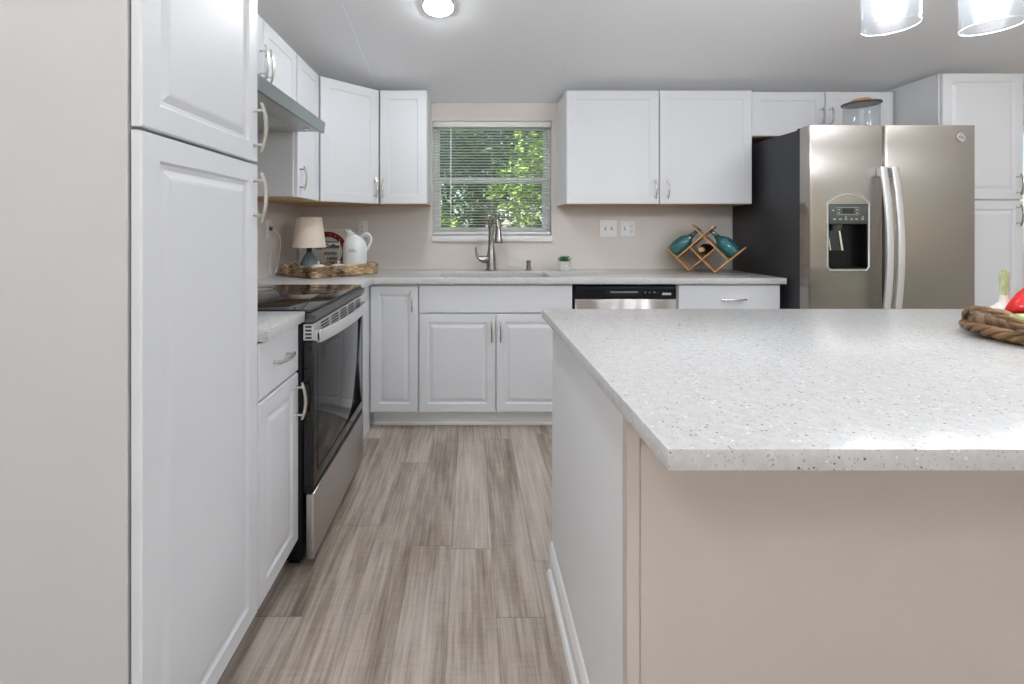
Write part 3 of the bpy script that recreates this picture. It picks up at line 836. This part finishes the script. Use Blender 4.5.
plate('wall_outlet', 'white outlet on left wall with lamp cord plugged in', 'outlet', 2.815, 1.205, .078, .120, ['outlet'], rz=PI / 2)

# ------------------------------------------------------------------ wicker tray and what stands in it
TRC = (-.903, 2.962); TRA = math.atan2(.34, .297)
t = thing('wicker_tray', 'rectangular brown wicker tray on the corner countertop', 'tray', (TRC[0], TRC[1], .9145), TRA)
tw, td = .232, .180
def rect_path(a, b, n=96, rad=.03):
    pts = []
    per = 4 * (a + b)
    for i in range(n):
        s_ = per * i / n
        if s_ < 2 * a: p = (-a + s_, -b)
        elif s_ < 2 * a + 2 * b: p = (a, -b + s_ - 2 * a)
        elif s_ < 4 * a + 2 * b: p = (a - (s_ - 2 * a - 2 * b), b)
        else: p = (-a, b - (s_ - 4 * a - 2 * b))
        pts.append(p)
    return pts
base_path = rect_path(tw, td, 104)
wv = MB()
for row in range(5):
    pts = []
    for i, p in enumerate(base_path):
        q = Vector((p[0], p[1])); nn = Vector((0, 0))
        if abs(abs(q.y) - td) < 1e-6: nn.y = math.copysign(1, q.y)
        if abs(abs(q.x) - tw) < 1e-6: nn.x = math.copysign(1, q.x)
        k_ = .0075 * math.sin(i * PI / 2 + row * PI + .4) + random.uniform(-.0015, .0015)
        q = q + nn * (k_ + row * .0012)
        pts.append((q.x, q.y, .012 + row * .0128 + random.uniform(-.002, .002)))
    wv.tube(pts, [.0066 + random.uniform(-.0012, .0015) for _ in pts], 6, closed=True)
wv.build('weave', M['wicker'], t)
MB().box((-tw, -td, .001), (tw, td, .008), .003).build('base', M['wicker'], t)
for sx in (-1, 1):
    hp = []
    for k_ in range(11):
        u_ = -1 + k_ / 5
        hp.append((sx * (tw + .010), u_ * .055, .066 + .018 * (1 - u_ * u_)))
    hp = [(p[0], p[1], p[2]) for p in hp]
    MB().tube(hp, .0075, 8).build('handle', M['wicker'], t)

# table lamp
LP = (-1.030, 2.930)
t = thing('table_lamp', 'small table lamp with cream shade and slate blue faceted base', 'lamp', (*LP, .9235), .35)
ob = MB().lathe([(0, 0), (.064, 0), (.066, .010), (.056, .060), (.036, .105), (.022, .128), (.018, .135), (0, .135)], 8).build('lamp_base', M['lampbase'], t, smooth=False)
MB().lathe([(.0, .1355), (.016, .1355), (.016, .175), (.010, .180), (.010, .21), (0, .21)], 16).build('socket', M['fridge_side'], t)
MB().lathe([(.1025, .166), (.0775, .356), (.0765, .356), (.1015, .166), (.1025, .166)], 48).build('lamp_shade', M['linen'], t)
# cord from the wall outlet to the lamp
t2 = thing('lamp_cord', 'clear looping lamp cord hanging from the left wall outlet', 'cord', (XL, 2.82, .914), 0)
pl = [(.014, -.005, .294), (.030, .02, .280), (.040, .06, .255), (.036, .09, .20), (.030, .085, .12), (.026, .055, .05), (.022, .02, .012), (.018, -.02, .030), (.020, -.03, .10), (.024, .0, .15), (.030, .05, .08), (.030, .075, .035), (.026, .10, .010), (.028, .16, .0065), (.05, .22, .0065)]
def smooth_path(P, sub=6):
    P = [Vector(p) for p in P]; out = []
    for i in range(len(P) - 1):
        a, b, c, d = P[max(i - 1, 0)], P[i], P[i + 1], P[min(i + 2, len(P) - 1)]
        for k in range(sub):
            u = k / sub
            out.append(.5 * ((2 * b) + (-a + c) * u + (2 * a - 5 * b + 4 * c - d) * u * u + (-a + 3 * b - 3 * c + d) * u ** 3))
    out.append(P[-1]); return out
MB().tube(smooth_path(pl), .0024, 6).build('wire', M['cord'], t2)
MB().box((.0088, -.018, .282), (.024, .006, .306), .003).build('plug', M['dispanel'], t2)

# signs leaning in the corner
t = thing('ring_sign', 'cream square sign with dark red dotted ring leaning on the back wall', 'sign', (-1.045, 3.343, .9145), 0)
tl = R(-4)
bd = MB().box((-.166, -.006, 0), (.166, .006, .295), .002)
bo = bd.build('board', M['signboard'], t); bo.rotation_euler = (tl, 0, 0)
m = MB()
NR = 48; rO, rI = .148, .110; cz = .125
def ringpart(m, rI, rO, y0, y1, cz, a0=0, a1=2 * PI, n=NR):
    tb = bmesh.new(); L_ = []
    for i in range(n + 1):
        a = a0 + (a1 - a0) * i / n
        c_, s_ = math.cos(a), math.sin(a)
        L_.append([tb.verts.new(v) for v in ((rI * c_, y0, cz + rI * s_), (rO * c_, y0, cz + rO * s_), (rO * c_, y1, cz + rO * s_), (rI * c_, y1, cz + rI * s_))])
    for A, B in zip(L_, L_[1:]):
        for k in range(4): tb.faces.new((A[k], A[(k + 1) % 4], B[(k + 1) % 4], B[k]))
    tb.faces.new(L_[0]); tb.faces.new(L_[-1][::-1])
    bmesh.ops.recalc_face_normals(tb, faces=tb.faces)
    return m.merge(tb)
ringpart(m, rI, rO, -.0085, -.0063, cz, -.9, PI + .9).build('red_ring', M['redband'], bo, label='dark red ring band')
for i in range(14):
    a = -.5 + i * .32
    MB().ball((.129 * math.cos(a), -.0088, cz + .129 * math.sin(a)), .0042, 8, (1, .25, 1)).build('dot', M['mark'], bo)
t = thing('coffee_sign', 'small greyish white Coffee sign standing behind the table lamp', 'sign', (-1.076, 3.268, .9145), 0)
so = MB().box((-.147, -.010, 0), (.140, .010, .206), .002).build('board', M['sign'], t)
so.rotation_euler = (R(-3), 0, 0)
MB().box((-.147, -.0125, .196), (.140, -.0105, .206), .001).build('frame_edge', M['greyink'], so, smooth=False)
text_mesh('lettering', 'Coffee', .044, M['darkink'], so, (.080, -.0112, .168), shear=.35)
text_mesh('lettering', 'SERVED', .027, M['darkink'], so, (.078, -.0112, .117))
text_mesh('lettering', 'HERE', .031, M['darkink'], so, (.092, -.0112, .081))
text_mesh('lettering', 'the', .030, M['darkink'], so, (-.004, -.0112, .156), shear=.3)

# pitcher
t = thing('pitcher', 'white ceramic pitcher with round handle in the wicker tray', 'pitcher', (-.757, 3.000, .9235), 0)
prof = [(0, 0), (.072, 0), (.076, .006), (.0775, .03), (.0775, .155), (.0755, .176), (.069, .198), (.058, .217), (.047, .231), (.042, .243), (.041, .258), (.042, .276), (.038, .276), (.037, .258), (.038, .243), (.043, .229), (.054, .214), (.065, .195), (.0715, .174), (.0735, .155), (.072, .03), (.068, .008), (0, .006)]
pb_ = MB().lathe(prof, 40)
for v in pb_.bm.verts:      # slanted mouth: high pouring lip on the left, low by the handle
    if v.co.z > .205:
        h0 = v.co.z - .205
        cut_ = max(0, min(1, (v.co.x + .036) / .072))
        k_ = h0 / .071
        v.co.z = .205 + h0 * (1.04 - .60 * cut_ * k_)
        v.co.x -= .026 * k_ * max(0, min(1, (.02 - v.co.x) / .06))
pb_.build('body', M['ceramic'], t)
hp = smooth_path([(.044, 0, .232), (.062, 0, .250), (.088, 0, .248), (.104, 0, .222), (.100, 0, .190), (.086, 0, .160), (.074, 0, .143)], 5)
MB().tube(hp, [.0085] * len(hp), 10).build('handle', M['ceramic'], t)
m = MB()
for x0_, z_, n_ in ((-.018, .148, 6), (-.026, .137, 9)):
    for q in range(n_):
        x_ = x0_ + q * .0062
        y_ = -math.sqrt(.0778 ** 2 - (x_ + .0025) ** 2)
        m.box((x_, y_ - .0006, z_), (x_ + .004, y_ + .0008, z_ + (.006 if q % 3 else .008)))
m.build('printed_marks', M['greyink'], t, smooth=False)

def crock(label, x, y, r_, h_, knob):
    t = thing('lidded_crock', label, 'crock', (x, y, .9235), 0)
    MB().lathe([(0, 0), (r_ * .8, 0), (r_ * .92, .008), (r_ * .95, h_ * .5), (r_ * .9, h_), (0, h_)], 28).build('bowl', M['cream'], t)
    ld = MB().lathe([(0, h_ + .0005), (r_ * 1.02, h_ + .0005), (r_ * 1.04, h_ + .006), (r_ * .9, h_ + .013), (r_ * .4, h_ + .019), (0, h_ + .020)], 28).build('lid', M['cream'], t)
    MB().lathe([(0, h_ + .018), (.006, h_ + .018), (.006, h_ + .024), (knob, h_ + .030), (knob, h_ + .036), (0, h_ + .039)], 16).build('knob', M['cream'], ld)
crock('small cream lidded crock in front of the lamp base', -.945, 2.845, .043, .046, .008)
crock('cream lidded crock with raised knob beside the pitcher', -.838, 2.905, .048, .044, .010)

# ------------------------------------------------------------------ succulent
t = thing('potted_succulent', 'small green succulent in a pale concrete pot right of the sink', 'potted plant', (.652, 3.205, .914), 0)
MB().lathe([(0, 0), (.034, 0), (.041, .008), (.047, .036), (.046, .066), (.043, .069), (.040, .066), (.036, .050), (0, .050)], 28).build('pot', M['concrete'], t)
MB().lathe([(0, .057), (.020, .056), (.0355, .052), (.0355, .0505), (0, .0505)], 20).build('soil', M['soil'], t)
for ring_, (nn_, rr_, el) in enumerate(((8, .056, 24), (7, .052, 46), (4, .044, 70))):
    for k_ in range(nn_):
        a = 2 * PI * k_ / nn_ + ring_ * .5
        e = R(el); dv = Vector((math.cos(a) * math.cos(e), math.sin(a) * math.cos(e), math.sin(e)))
        b0 = Vector((0, 0, .059))
        MB().tube([b0 + dv * .004, b0 + dv * rr_ * .5 + Vector((0, 0, .002)), b0 + dv * rr_ * .85 + Vector((0, 0, .005)), b0 + dv * rr_ + Vector((0, 0, .009))], [.004, .0085, .006, .0012], 8, flat=.5).build('leaf', M['leaf'], t)

# ------------------------------------------------------------------ wine rack, jugs, bottles
WR = Vector((1.492, 3.150)); WA = -R(35)
t = thing('wine_rack', 'bamboo criss-cross wine rack on the countertop beside the refrigerator', 'wine rack', (WR.x, WR.y, .9145), WA)
U, V = Vector((.0775, -.0815)), Vector((.0815, .0780))
zoff = .094 - .010
def LT(i, j): p = U * i + V * j; return (p.x, p.y)
base_z = -min(LT(0, 0)[1], LT(1, 1)[1]) + .006
def slat(p, q, y0, y1, th=.008):
    a, b = Vector(LT(*p)), Vector(LT(*q)); a.y += base_z; b.y += base_z
    d = (b - a).normalized(); n_ = Vector((-d.y, d.x)) * th / 2
    return MB().prism([tuple(a - n_), tuple(b - n_), tuple(b + n_), tuple(a + n_)], 'y', y0, y1, .001, 1)
RD0, RD1 = -.010, .150
# crossing boards are halved into each other: one family sits in short lengths between the other
def cut(p, q):
    return p, q
slat((-1.85, 0), (0.0, 0), RD0, RD1).build('board', M['bamboo'], t, smooth=False)
slat((-.955, 1), (1, 1), RD0 + .0008, RD1).build('board', M['bamboo'], t, smooth=False)
slat((-1.9, 2), (1, 2), RD0, RD1).build('board', M['bamboo'], t, smooth=False)
slat((-1, .05), (-1, 2.8), RD0 + .0005, RD1 - .0005).build('board', M['bamboo'], t, smooth=False)
slat((0, .05), (0, 1.95), RD0 + .0005, RD1 - .0005).build('board', M['bamboo'], t, smooth=False)
slat((1, 1.0), (1, 3.1), RD0 + .0005, RD1 - .0005).build('board', M['bamboo'], t, smooth=False)
def rack_world(i, j, y, nx=0, nz=0):
    p = LT(i, j); c_, s_ = math.cos(WA), math.sin(WA)
    lx, lz = p[0] + nx, p[1] + base_z + nz
    return Vector((WR.x + lx * c_ - y * s_, WR.y + lx * s_ + y * c_, .9145 + lz))
def jug(label, foot, axis, L, rmax):
    t = thing('glass_jug', label, 'glass jug', foot, 0)
    q = Vector((0, 0, 1)).rotation_difference(axis)
    mt = q.to_matrix().to_4x4()
    th = .0035
    o = [(0, 0), (rmax * .62, 0), (rmax * .84, .010), (rmax * .98, .045), (rmax, .075), (rmax * .93, .108), (rmax * .72, .132), (rmax * .42, .150), (.0155, .165), (.0135, .185), (.013, L - .012), (.017, L - .010), (.017, L)]
    i_ = [(max(r_ - th, 0), z_) for r_, z_ in reversed(o[2:])] + [(rmax * .60, .005), (0, .005)]
    MB().lathe(o + i_, 32, (0, 0, 0), mt).build('glass', M['teal'], t)
    MB().lathe([(.0165, .158), (.0185, .162), (.0185, .170), (.0150, .172), (.0150, .160), (.0165, .158)], 20, (0, 0, 0), mt).build('neck_ring', M['fridge_side'], t)
    return t
du = Vector((V.x * math.cos(WA), V.x * math.sin(WA), V.y)).normalized()       # up and right
dd = Vector((-U.x * math.cos(WA), -U.x * math.sin(WA), -U.y)).normalized()    # up and left
yc = Vector((-math.sin(WA), math.cos(WA), 0))
rj = .052
def perp(d): return Vector((-d.z * math.cos(WA), -d.z * math.sin(WA), abs(d.x)))
n1 = perp(du)
f1 = rack_world(-1, 0, .055) + n1 * (rj + .006) + du * .007
jug('teal bubble glass jug lying on the left side of the wine rack', f1, du, .236, rj)
n2 = Vector((dd.z * math.cos(WA), dd.z * math.sin(WA), abs(dd.x)))
f2 = rack_world(1, 2, .060) + n2 * (rj + .006) + dd * .007
jug('teal bubble glass jug lying on the right side of the wine rack', f2, dd, .236, rj)
# wine bottle lying in the middle cell, neck towards the room
c0 = rack_world(-.5, 1.5, -.055); c0.z -= .0135
ax = Vector((.63, .775, .0)).normalized()
t = thing('wine_bottle', 'dark wine bottle with gold foil neck lying in the rack centre cell', 'wine bottle', c0, 0)
mt = Vector((0, 0, 1)).rotation_difference(ax).to_matrix().to_4x4()
MB().lathe([(0, .0), (.0135, .0), (.0145, .004), (.0145, .060), (.018, .078), (.034, .105), (.0385, .122), (.0385, .245), (.034, .250), (0, .246)], 28, (0, 0, 0), mt).build('bottle', M['winebottle'], t)
MB().lathe([(0, -.0015), (.0155, -.0015), (.0160, .003), (.0155, .040), (.0149, .040), (.0149, -.0002), (0, -.0002)], 24, (0, 0, 0), mt).build('foil', M['foil'], t)

# ------------------------------------------------------------------ glass jar on the refrigerator
t = thing('glass_jar', 'clear glass jar with wooden lid on top of the refrigerator', 'jar', (2.352, 2.772, 1.7825), 0)
MB().lathe([(0, .0), (.084, .0), (.089, .005), (.089, .168), (.086, .170), (.0855, .168), (.0855, .008), (0, .006)], 40).build('jar_body', M['jarglass'], t)
lid = MB().lathe([(0, .1705), (.094, .1705), (.098, .173), (.098, .180), (.094, .182), (0, .182)], 40).build('lid', M['lidmetal'], t)
MB().lathe([(0, .1822), (.050, .1822), (.054, .190), (.046, .204), (0, .206)], 32).build('knob', M['lidwood'], lid, label='pale wooden knob')

# ------------------------------------------------------------------ wicker basket with vegetables on the island
BK = Vector((1.510, 1.165)); BR = .172
t = thing('wicker_basket', 'round brown wicker basket of vegetables on the island', 'basket', (BK.x, BK.y, .9145), 0)
m = MB(); nn_ = 72
for row in range(1):
    rr_ = BR - .002 - .020 + row * .006
    m.tube([((rr_ + .004 * math.sin(i * PI / 3 + row * PI)) * math.cos(2 * PI * i / nn_), (rr_ + .004 * math.sin(i * PI / 3 + row * PI)) * math.sin(2 * PI * i / nn_), .008 + row * .0105 + .0015 * math.sin(i * .9 + row)) for i in range(nn_)], .0062, 7, closed=True)
m.build('weave', M['wicker2'], t)
MB().lathe([(0, .001), (BR - .020, .001), (BR - .018, .006), (BR - .020, .009), (0, .009)], 48).build('base', M['wicker2'], t)
n2_ = 180
for s_ in range(3):
    ph = s_ * 2 * PI / 3
    m = MB()
    m.tube([((BR + .011 * math.cos(i * 2 * PI * 11 / n2_ + ph)) * math.cos(2 * PI * i / n2_), (BR + .011 * math.cos(i * 2 * PI * 11 / n2_ + ph)) * math.sin(2 * PI * i / n2_), .0235 + .0085 * math.sin(i * 2 * PI * 11 / n2_ + ph)) for i in range(n2_)], .0068, 8, closed=True)
    m.build('braid_strand', M['wicker2'], t)
# rising loop handle at the left rim
for q in range(2):
    pts = []
    for k_ in range(25):
        u_ = -1 + k_ / 12
        a = PI - .22 + u_ * .68 + .04 * math.sin(k_ * .9 + q * PI)
        pts.append(((BR + .004 + .006 * math.cos(k_ * .9 + q * PI)) * math.cos(a), (BR + .004) * math.sin(a), .030 + .048 * (1 - u_ * u_) + .004 * math.sin(k_ * .9 + q * PI)))
    MB().tube(pts, .0058, 7).build('handle', M['wicker2'], t)

def bulb_thing(x, y, z, lean):
    t = thing('garlic_bulb', 'large white bulb with cut green stem standing in the basket', 'vegetable', (x, y, z), .6)
    t.rotation_euler = (0, lean, .6)
    b = MB().lathe([(0, 0), (.016, .001), (.034, .012), (.041, .028), (.035, .044), (.020, .058), (.0115, .070), (.0095, .088), (0, .088)], 32)
    for v in b.bm.verts:
        a = math.atan2(v.co.y, v.co.x); k_ = 1 + .05 * math.cos(8 * a) * min(1, max(0, (.075 - v.co.z) / .04)); v.co.x *= k_; v.co.y *= k_
    b.build('bulb', M['garlic'], t)
    MB().tube([(0, 0, .085), (.002, 0, .105), (.004, .001, .130), (.006, .001, .152)], [.0092, .0098, .0105, .0100], 12).tube([(.006, 0, .10), (.012, .002, .13), (.016, .003, .158)], [.0065, .0075, .006], 10).build('stem', M['garlicstem'], t, label='pale green cut stem')
    rt = MB()
    for k_ in range(7):
        a = k_ * .9; rt.tube([(.010 * math.cos(a), .010 * math.sin(a), .002), (.016 * math.cos(a), .016 * math.sin(a), -.006)], .0012, 4)
    rt.build('roots', M['garlic'], t)
bulb_thing(1.489, 1.285, .930, .03)
t = thing('onion', 'brown skinned onion lying at the left end of the basket', 'vegetable', (1.402, 1.235, .956), 0)
t.rotation_euler = (0, R(84), R(-50))
MB().lathe([(0, -.046), (.006, -.0455), (.014, -.042), (.022, -.036), (.029, -.025), (.033, -.012), (.0345, .002), (.033, .015), (.028, .028), (.020, .038), (.011, .045), (.006, .052), (0, .053)], 32).build('bulb', M['onion'], t)
MB().tube([(0, 0, .050), (.002, 0, .060), (.004, .002, .068)], [.006, .004, .003], 8).build('tip', M['onion'], t)
t = thing('bell_pepper', 'glossy red bell pepper lying in the basket', 'vegetable', (1.516, 1.235, 1.014), 0)
t.rotation_euler = (R(8), R(62), 0)
b = MB().lathe([(0, .040), (.010, .040), (.026, .040), (.036, .030), (.038, .008), (.032, -.022), (.021, -.050), (.010, -.070), (0, -.078)], 36)
for v in b.bm.verts:
    a = math.atan2(v.co.y, v.co.x); k_ = 1 + .07 * math.cos(4 * a); v.co.x *= k_; v.co.y *= k_
b.build('fruit', M['pepper'], t)
MB().tube([(0, 0, .038), (.002, 0, .055), (.008, 0, .070)], [.008, .006, .007], 8).build('stalk', M['celery'], t)
for i_, (x0_, y0_, z0_, x1_, y1_, z1_, lb) in enumerate(((1.400, 1.120, .958, 1.60, 1.145, .960, 'pale green celery stalk lying at the front of the basket'), (1.376, 1.163, .979, 1.60, 1.188, .975, 'pale green celery stalk lying under the red pepper'))):
    t = thing('celery_stalk', lb, 'vegetable', (x0_, y0_, z0_), 0)
    d_ = Vector((x1_ - x0_, y1_ - y0_, z1_ - z0_)); sd_ = Vector((-d_.y, d_.x, 0)).normalized()
    m = MB()
    pts_o, rr_ = [], []
    for k_ in range(9): pts_o.append(d_ * (k_ / 8)); rr_.append(.0125 - .004 * k_ / 8)
    m.tube(pts_o, rr_, 10, flat=.75); m.build('stalk', M['celery'], t)
    m = MB()
    for off in (-.006, 0, .006): m.tube([p + sd_ * off + Vector((0, 0, .0082 - abs(off) * .25)) for p in pts_o], .0014, 5)
    m.build('ribs', M['celery'], t)
t = thing('herb_sprig', 'small grey-green sprig of tiny leaves at the basket front', 'herb', (1.395, 1.150, .946), 0)
m = MB(); lv = MB()
for k_ in range(5):
    e = Vector((.012 * k_ - .02, -.006 + .004 * (k_ % 3), .010 + .006 * (k_ % 2)))
    m.tube([(.05, .02, 0), e * .5 + Vector((.02, .01, .008)), e], .0012, 5)
    for q in range(6):
        p = e * (.4 + .12 * q) + Vector((random.uniform(-.008, .008), random.uniform(-.006, .006), random.uniform(.0, .008)))
        lv.ball(p, .0048, 8, (1, .8, .45))
m.build('stem', M['celery'], t); lv.build('leaves', M['sprig'], t)

# ------------------------------------------------------------------ lights
def can_light(label, x, y, lens='can_lens'):
    sl_ = -SL if y >= RIDGE else SL
    t = thing('ceiling_light', label, 'ceiling light', (x, y, ceil_z(y) - .0005), 0, 'flush round ceiling lights')
    t.rotation_euler = (math.atan(sl_), 0, 0)
    MB().lathe([(.068, -.003), (.076, -.010), (.090, -.006), (.094, 0), (.068, 0), (.068, -.003)], 40).build('trim_ring', M['plastic'], t)
    MB().lathe([(0, -.026), (.028, -.0245), (.050, -.019), (.062, -.0115), (.0675, -.004), (.0675, -.001), (0, -.001)], 40).build('lens', M[lens], t)
can_light('round white flush light glowing on the ceiling in front of the window', -.165, 2.33)
can_light('round white flush light on the ceiling in front of the tall cabinet', 2.75, 1.85)
can_light('round white flush light on the ceiling over the pantry walkway', -.165, .55)
can_light('round white flush light on the ceiling over the island right end', 2.75, .10)
def fill_globe(label, x, y):  # unseen lamps added to brighten the ceiling and the room
    t = thing('fill_globe_light', label, 'ceiling light', (x, y, ceil_z(y)), 0, 'fill globes added in the unseen living room')
    MB().lathe([(0, .02), (.062, .02), (.062, -.012), (.052, -.030), (.022, -.036), (.020, -.075), (0, -.075)], 32).build('base', M['nickel'], t)
    MB().ball((0, 0, -.166), .095, 36).build('globe', M['fill_lens'], t)
fill_globe('added fill globe, unseen, on the living room ceiling behind the camera, by the pantry wall', -.95, -1.1)
fill_globe('added fill globe, unseen, on the living room ceiling behind the camera, by the glass door', 3.4, -1.4)
fill_globe('added fill globe, unseen, near the rear wall, by the pantry side', -.95, -3.0)
fill_globe('added fill globe, unseen, near the rear wall, by the glass door side', 3.4, -3.0)

def pendant(label, x, y, zb):
    t = thing('pendant_light', label, 'pendant light', (x, y, zb), 0, 'glass pendants over the island')
    MB().lathe([(.058, .0), (.0585, .001), (.0585, .150), (.052, .158), (.022, .160), (.022, .158), (.051, .156), (.0560, .149), (.0560, .001), (.058, .0)], 48).build('glass_shade', M['shade'], t)
    MB().lathe([(0, .046), (.013, .048), (.026, .055), (.034, .070), (.035, .082), (.029, .098), (.018, .112), (.014, .120), (0, .120)], 32).build('bulb', M['bulb'], t)
    MB().lathe([(0, .1205), (.017, .1205), (.018, .158), (.024, .161), (.024, .175), (.012, .190), (0, .192)], 24).build('socket', M['nickel'], t)
    MB().tube([(.0572 * math.cos(2 * PI * k / 48), .0572 * math.sin(2 * PI * k / 48), -.0006) for k in range(48)], .0011, 6, closed=True).build('rim', M['shade_rim'], t)
    top = ceil_z(y) - zb
    MB().tube([(0, 0, .19), (0, 0, top - .03)], .0028, 8).build('stem', M['nickel'], t)
    MB().lathe([(0, top - .034), (.03, top - .032), (.055, top - .018), (.058, top - .002), (.058, top + .008), (0, top + .008)], 28).build('canopy', M['nickel'], t)
pendant('clear glass cylinder pendant with lit bulb, the left of the two in view', 1.062, 1.165, 1.716)
pendant('clear glass cylinder pendant with lit bulb, the right of the two in view', 1.318, 1.165, 1.716)
pendant('clear glass cylinder pendant hanging over the right end of the island', 1.574, 1.165, 1.716)

# ------------------------------------------------------------------ outside the windows
gr = MB().box((-14, YB + .20, -.35), (18, 26, -.25)).build('ground_outside', mottled('lawn_green', (.05, .10, .02), (.12, .19, .05), 6, .9), smooth=False)
struct(gr)
gr = MB().box((-14, -18, -.35), (18, YR - .2, -.25)).build('ground_yard', bpy.data.materials['lawn_green'], smooth=False)
struct(gr)
def foliage(label, x, y, z0, h_, rad, n_, size, mat, seed, trunk=True):
    rnd = random.Random(seed)
    t = thing('leafy_tree', label, 'tree', (x, y, -.25), 0, 'trees outside the sink window')
    m = bmesh.new()
    blobs = [(rnd.uniform(-rad, rad) * .7, rnd.uniform(-rad, rad) * .5, z0 + rnd.uniform(.1, .95) * h_, rad * rnd.uniform(.35, .6)) for _ in range(9)]
    for i in range(n_):
        bx0, by0, bz0, br = blobs[i % 9]
        d = Vector((rnd.gauss(0, 1), rnd.gauss(0, 1), rnd.gauss(0, 1))).normalized() * br * rnd.uniform(.55, 1.0)
        c = Vector((bx0, by0, bz0)) + d
        a = Vector((rnd.gauss(0, 1), rnd.gauss(0, 1), rnd.gauss(0, .6))).normalized()
        b = a.orthogonal().normalized(); b.rotate(Matrix.Rotation(rnd.uniform(0, 6.28), 3, a))
        s_ = size * rnd.uniform(.6, 1.3)
        p = [c - a * s_, c + b * s_ * .38 , c + a * s_, c - b * s_ * .38]
        n0 = a.cross(b) * s_ * .12
        vs = [m.verts.new(p[0]), m.verts.new(p[1] + n0), m.verts.new(p[2]), m.verts.new(p[3] + n0)]
        m.faces.new((vs[0], vs[1], vs[2])); m.faces.new((vs[0], vs[2], vs[3]))
    me = bpy.data.meshes.new('foliage'); m.to_mesh(me); m.free(); me.materials.append(mat)
    o = bpy.data.objects.new('foliage', me); C.objects.link(o); o.parent = t
    tk_ = MB().tube([(0, 0, 0), (.04, .02, z0 + h_ * .25), (-.03, .05, z0 + h_ * .6)], [.06, .05, .02], 9)
    for bx0, by0, bz0, br in blobs: tk_.tube([(0, .02, z0 + h_ * .2), (bx0 * .6, by0 * .6, bz0 - .1), (bx0, by0, bz0)], [.02, .013, .005], 5)
    tk_.build('trunk', M['bark'], t)
LG = mottled('bright_green_leaf', (.16, .30, .04), (.36, .50, .10), 3, .5)
DG = mottled('deep_green_leaf', (.025, .075, .03), (.07, .15, .05), 3, .5)
BG = mottled('glare_tinted_leaf', (.035, .10, .085), (.09, .20, .17), 3, .45)  # blue of the sky glare is mixed into the leaf colour
YG = mottled('yellow_green_leaf', (.34, .44, .03), (.52, .55, .08), 3, .5)
foliage('green tree outside with blue sky glare in its leaf colour, behind the upper left of the sink window', -1.15, 7.6, 1.3, 3.0, 1.0, 3600, .085, BG, 1)
foliage('bright green leafy tree outside, behind the right half of the sink window', 1.25, 7.4, .5, 3.2, .95, 3000, .075, LG, 2)
foliage('deep green bush outside, behind the centre of the sink window', .20, 9.8, .2, 3.4, 1.3, 3600, .085, DG, 3)
foliage('dark spreading tree outside, far back behind the sink window', .3, 14.6, .2, 7.0, 4.2, 6500, .16, DG, 4)
foliage('yellow green shrub outside, low behind the faucet', .28, 4.5, .55, .85, .26, 900, .06, YG, 5)
foliage('deep green bush outside, low behind the left of the sink window', -.62, 5.5, .2, 1.5, .55, 2200, .08, LG, 6)
foliage('green tree outside, behind the far right window', 5.3, 6.8, .4, 3.2, 1.4, 2600, .10, DG, 8)
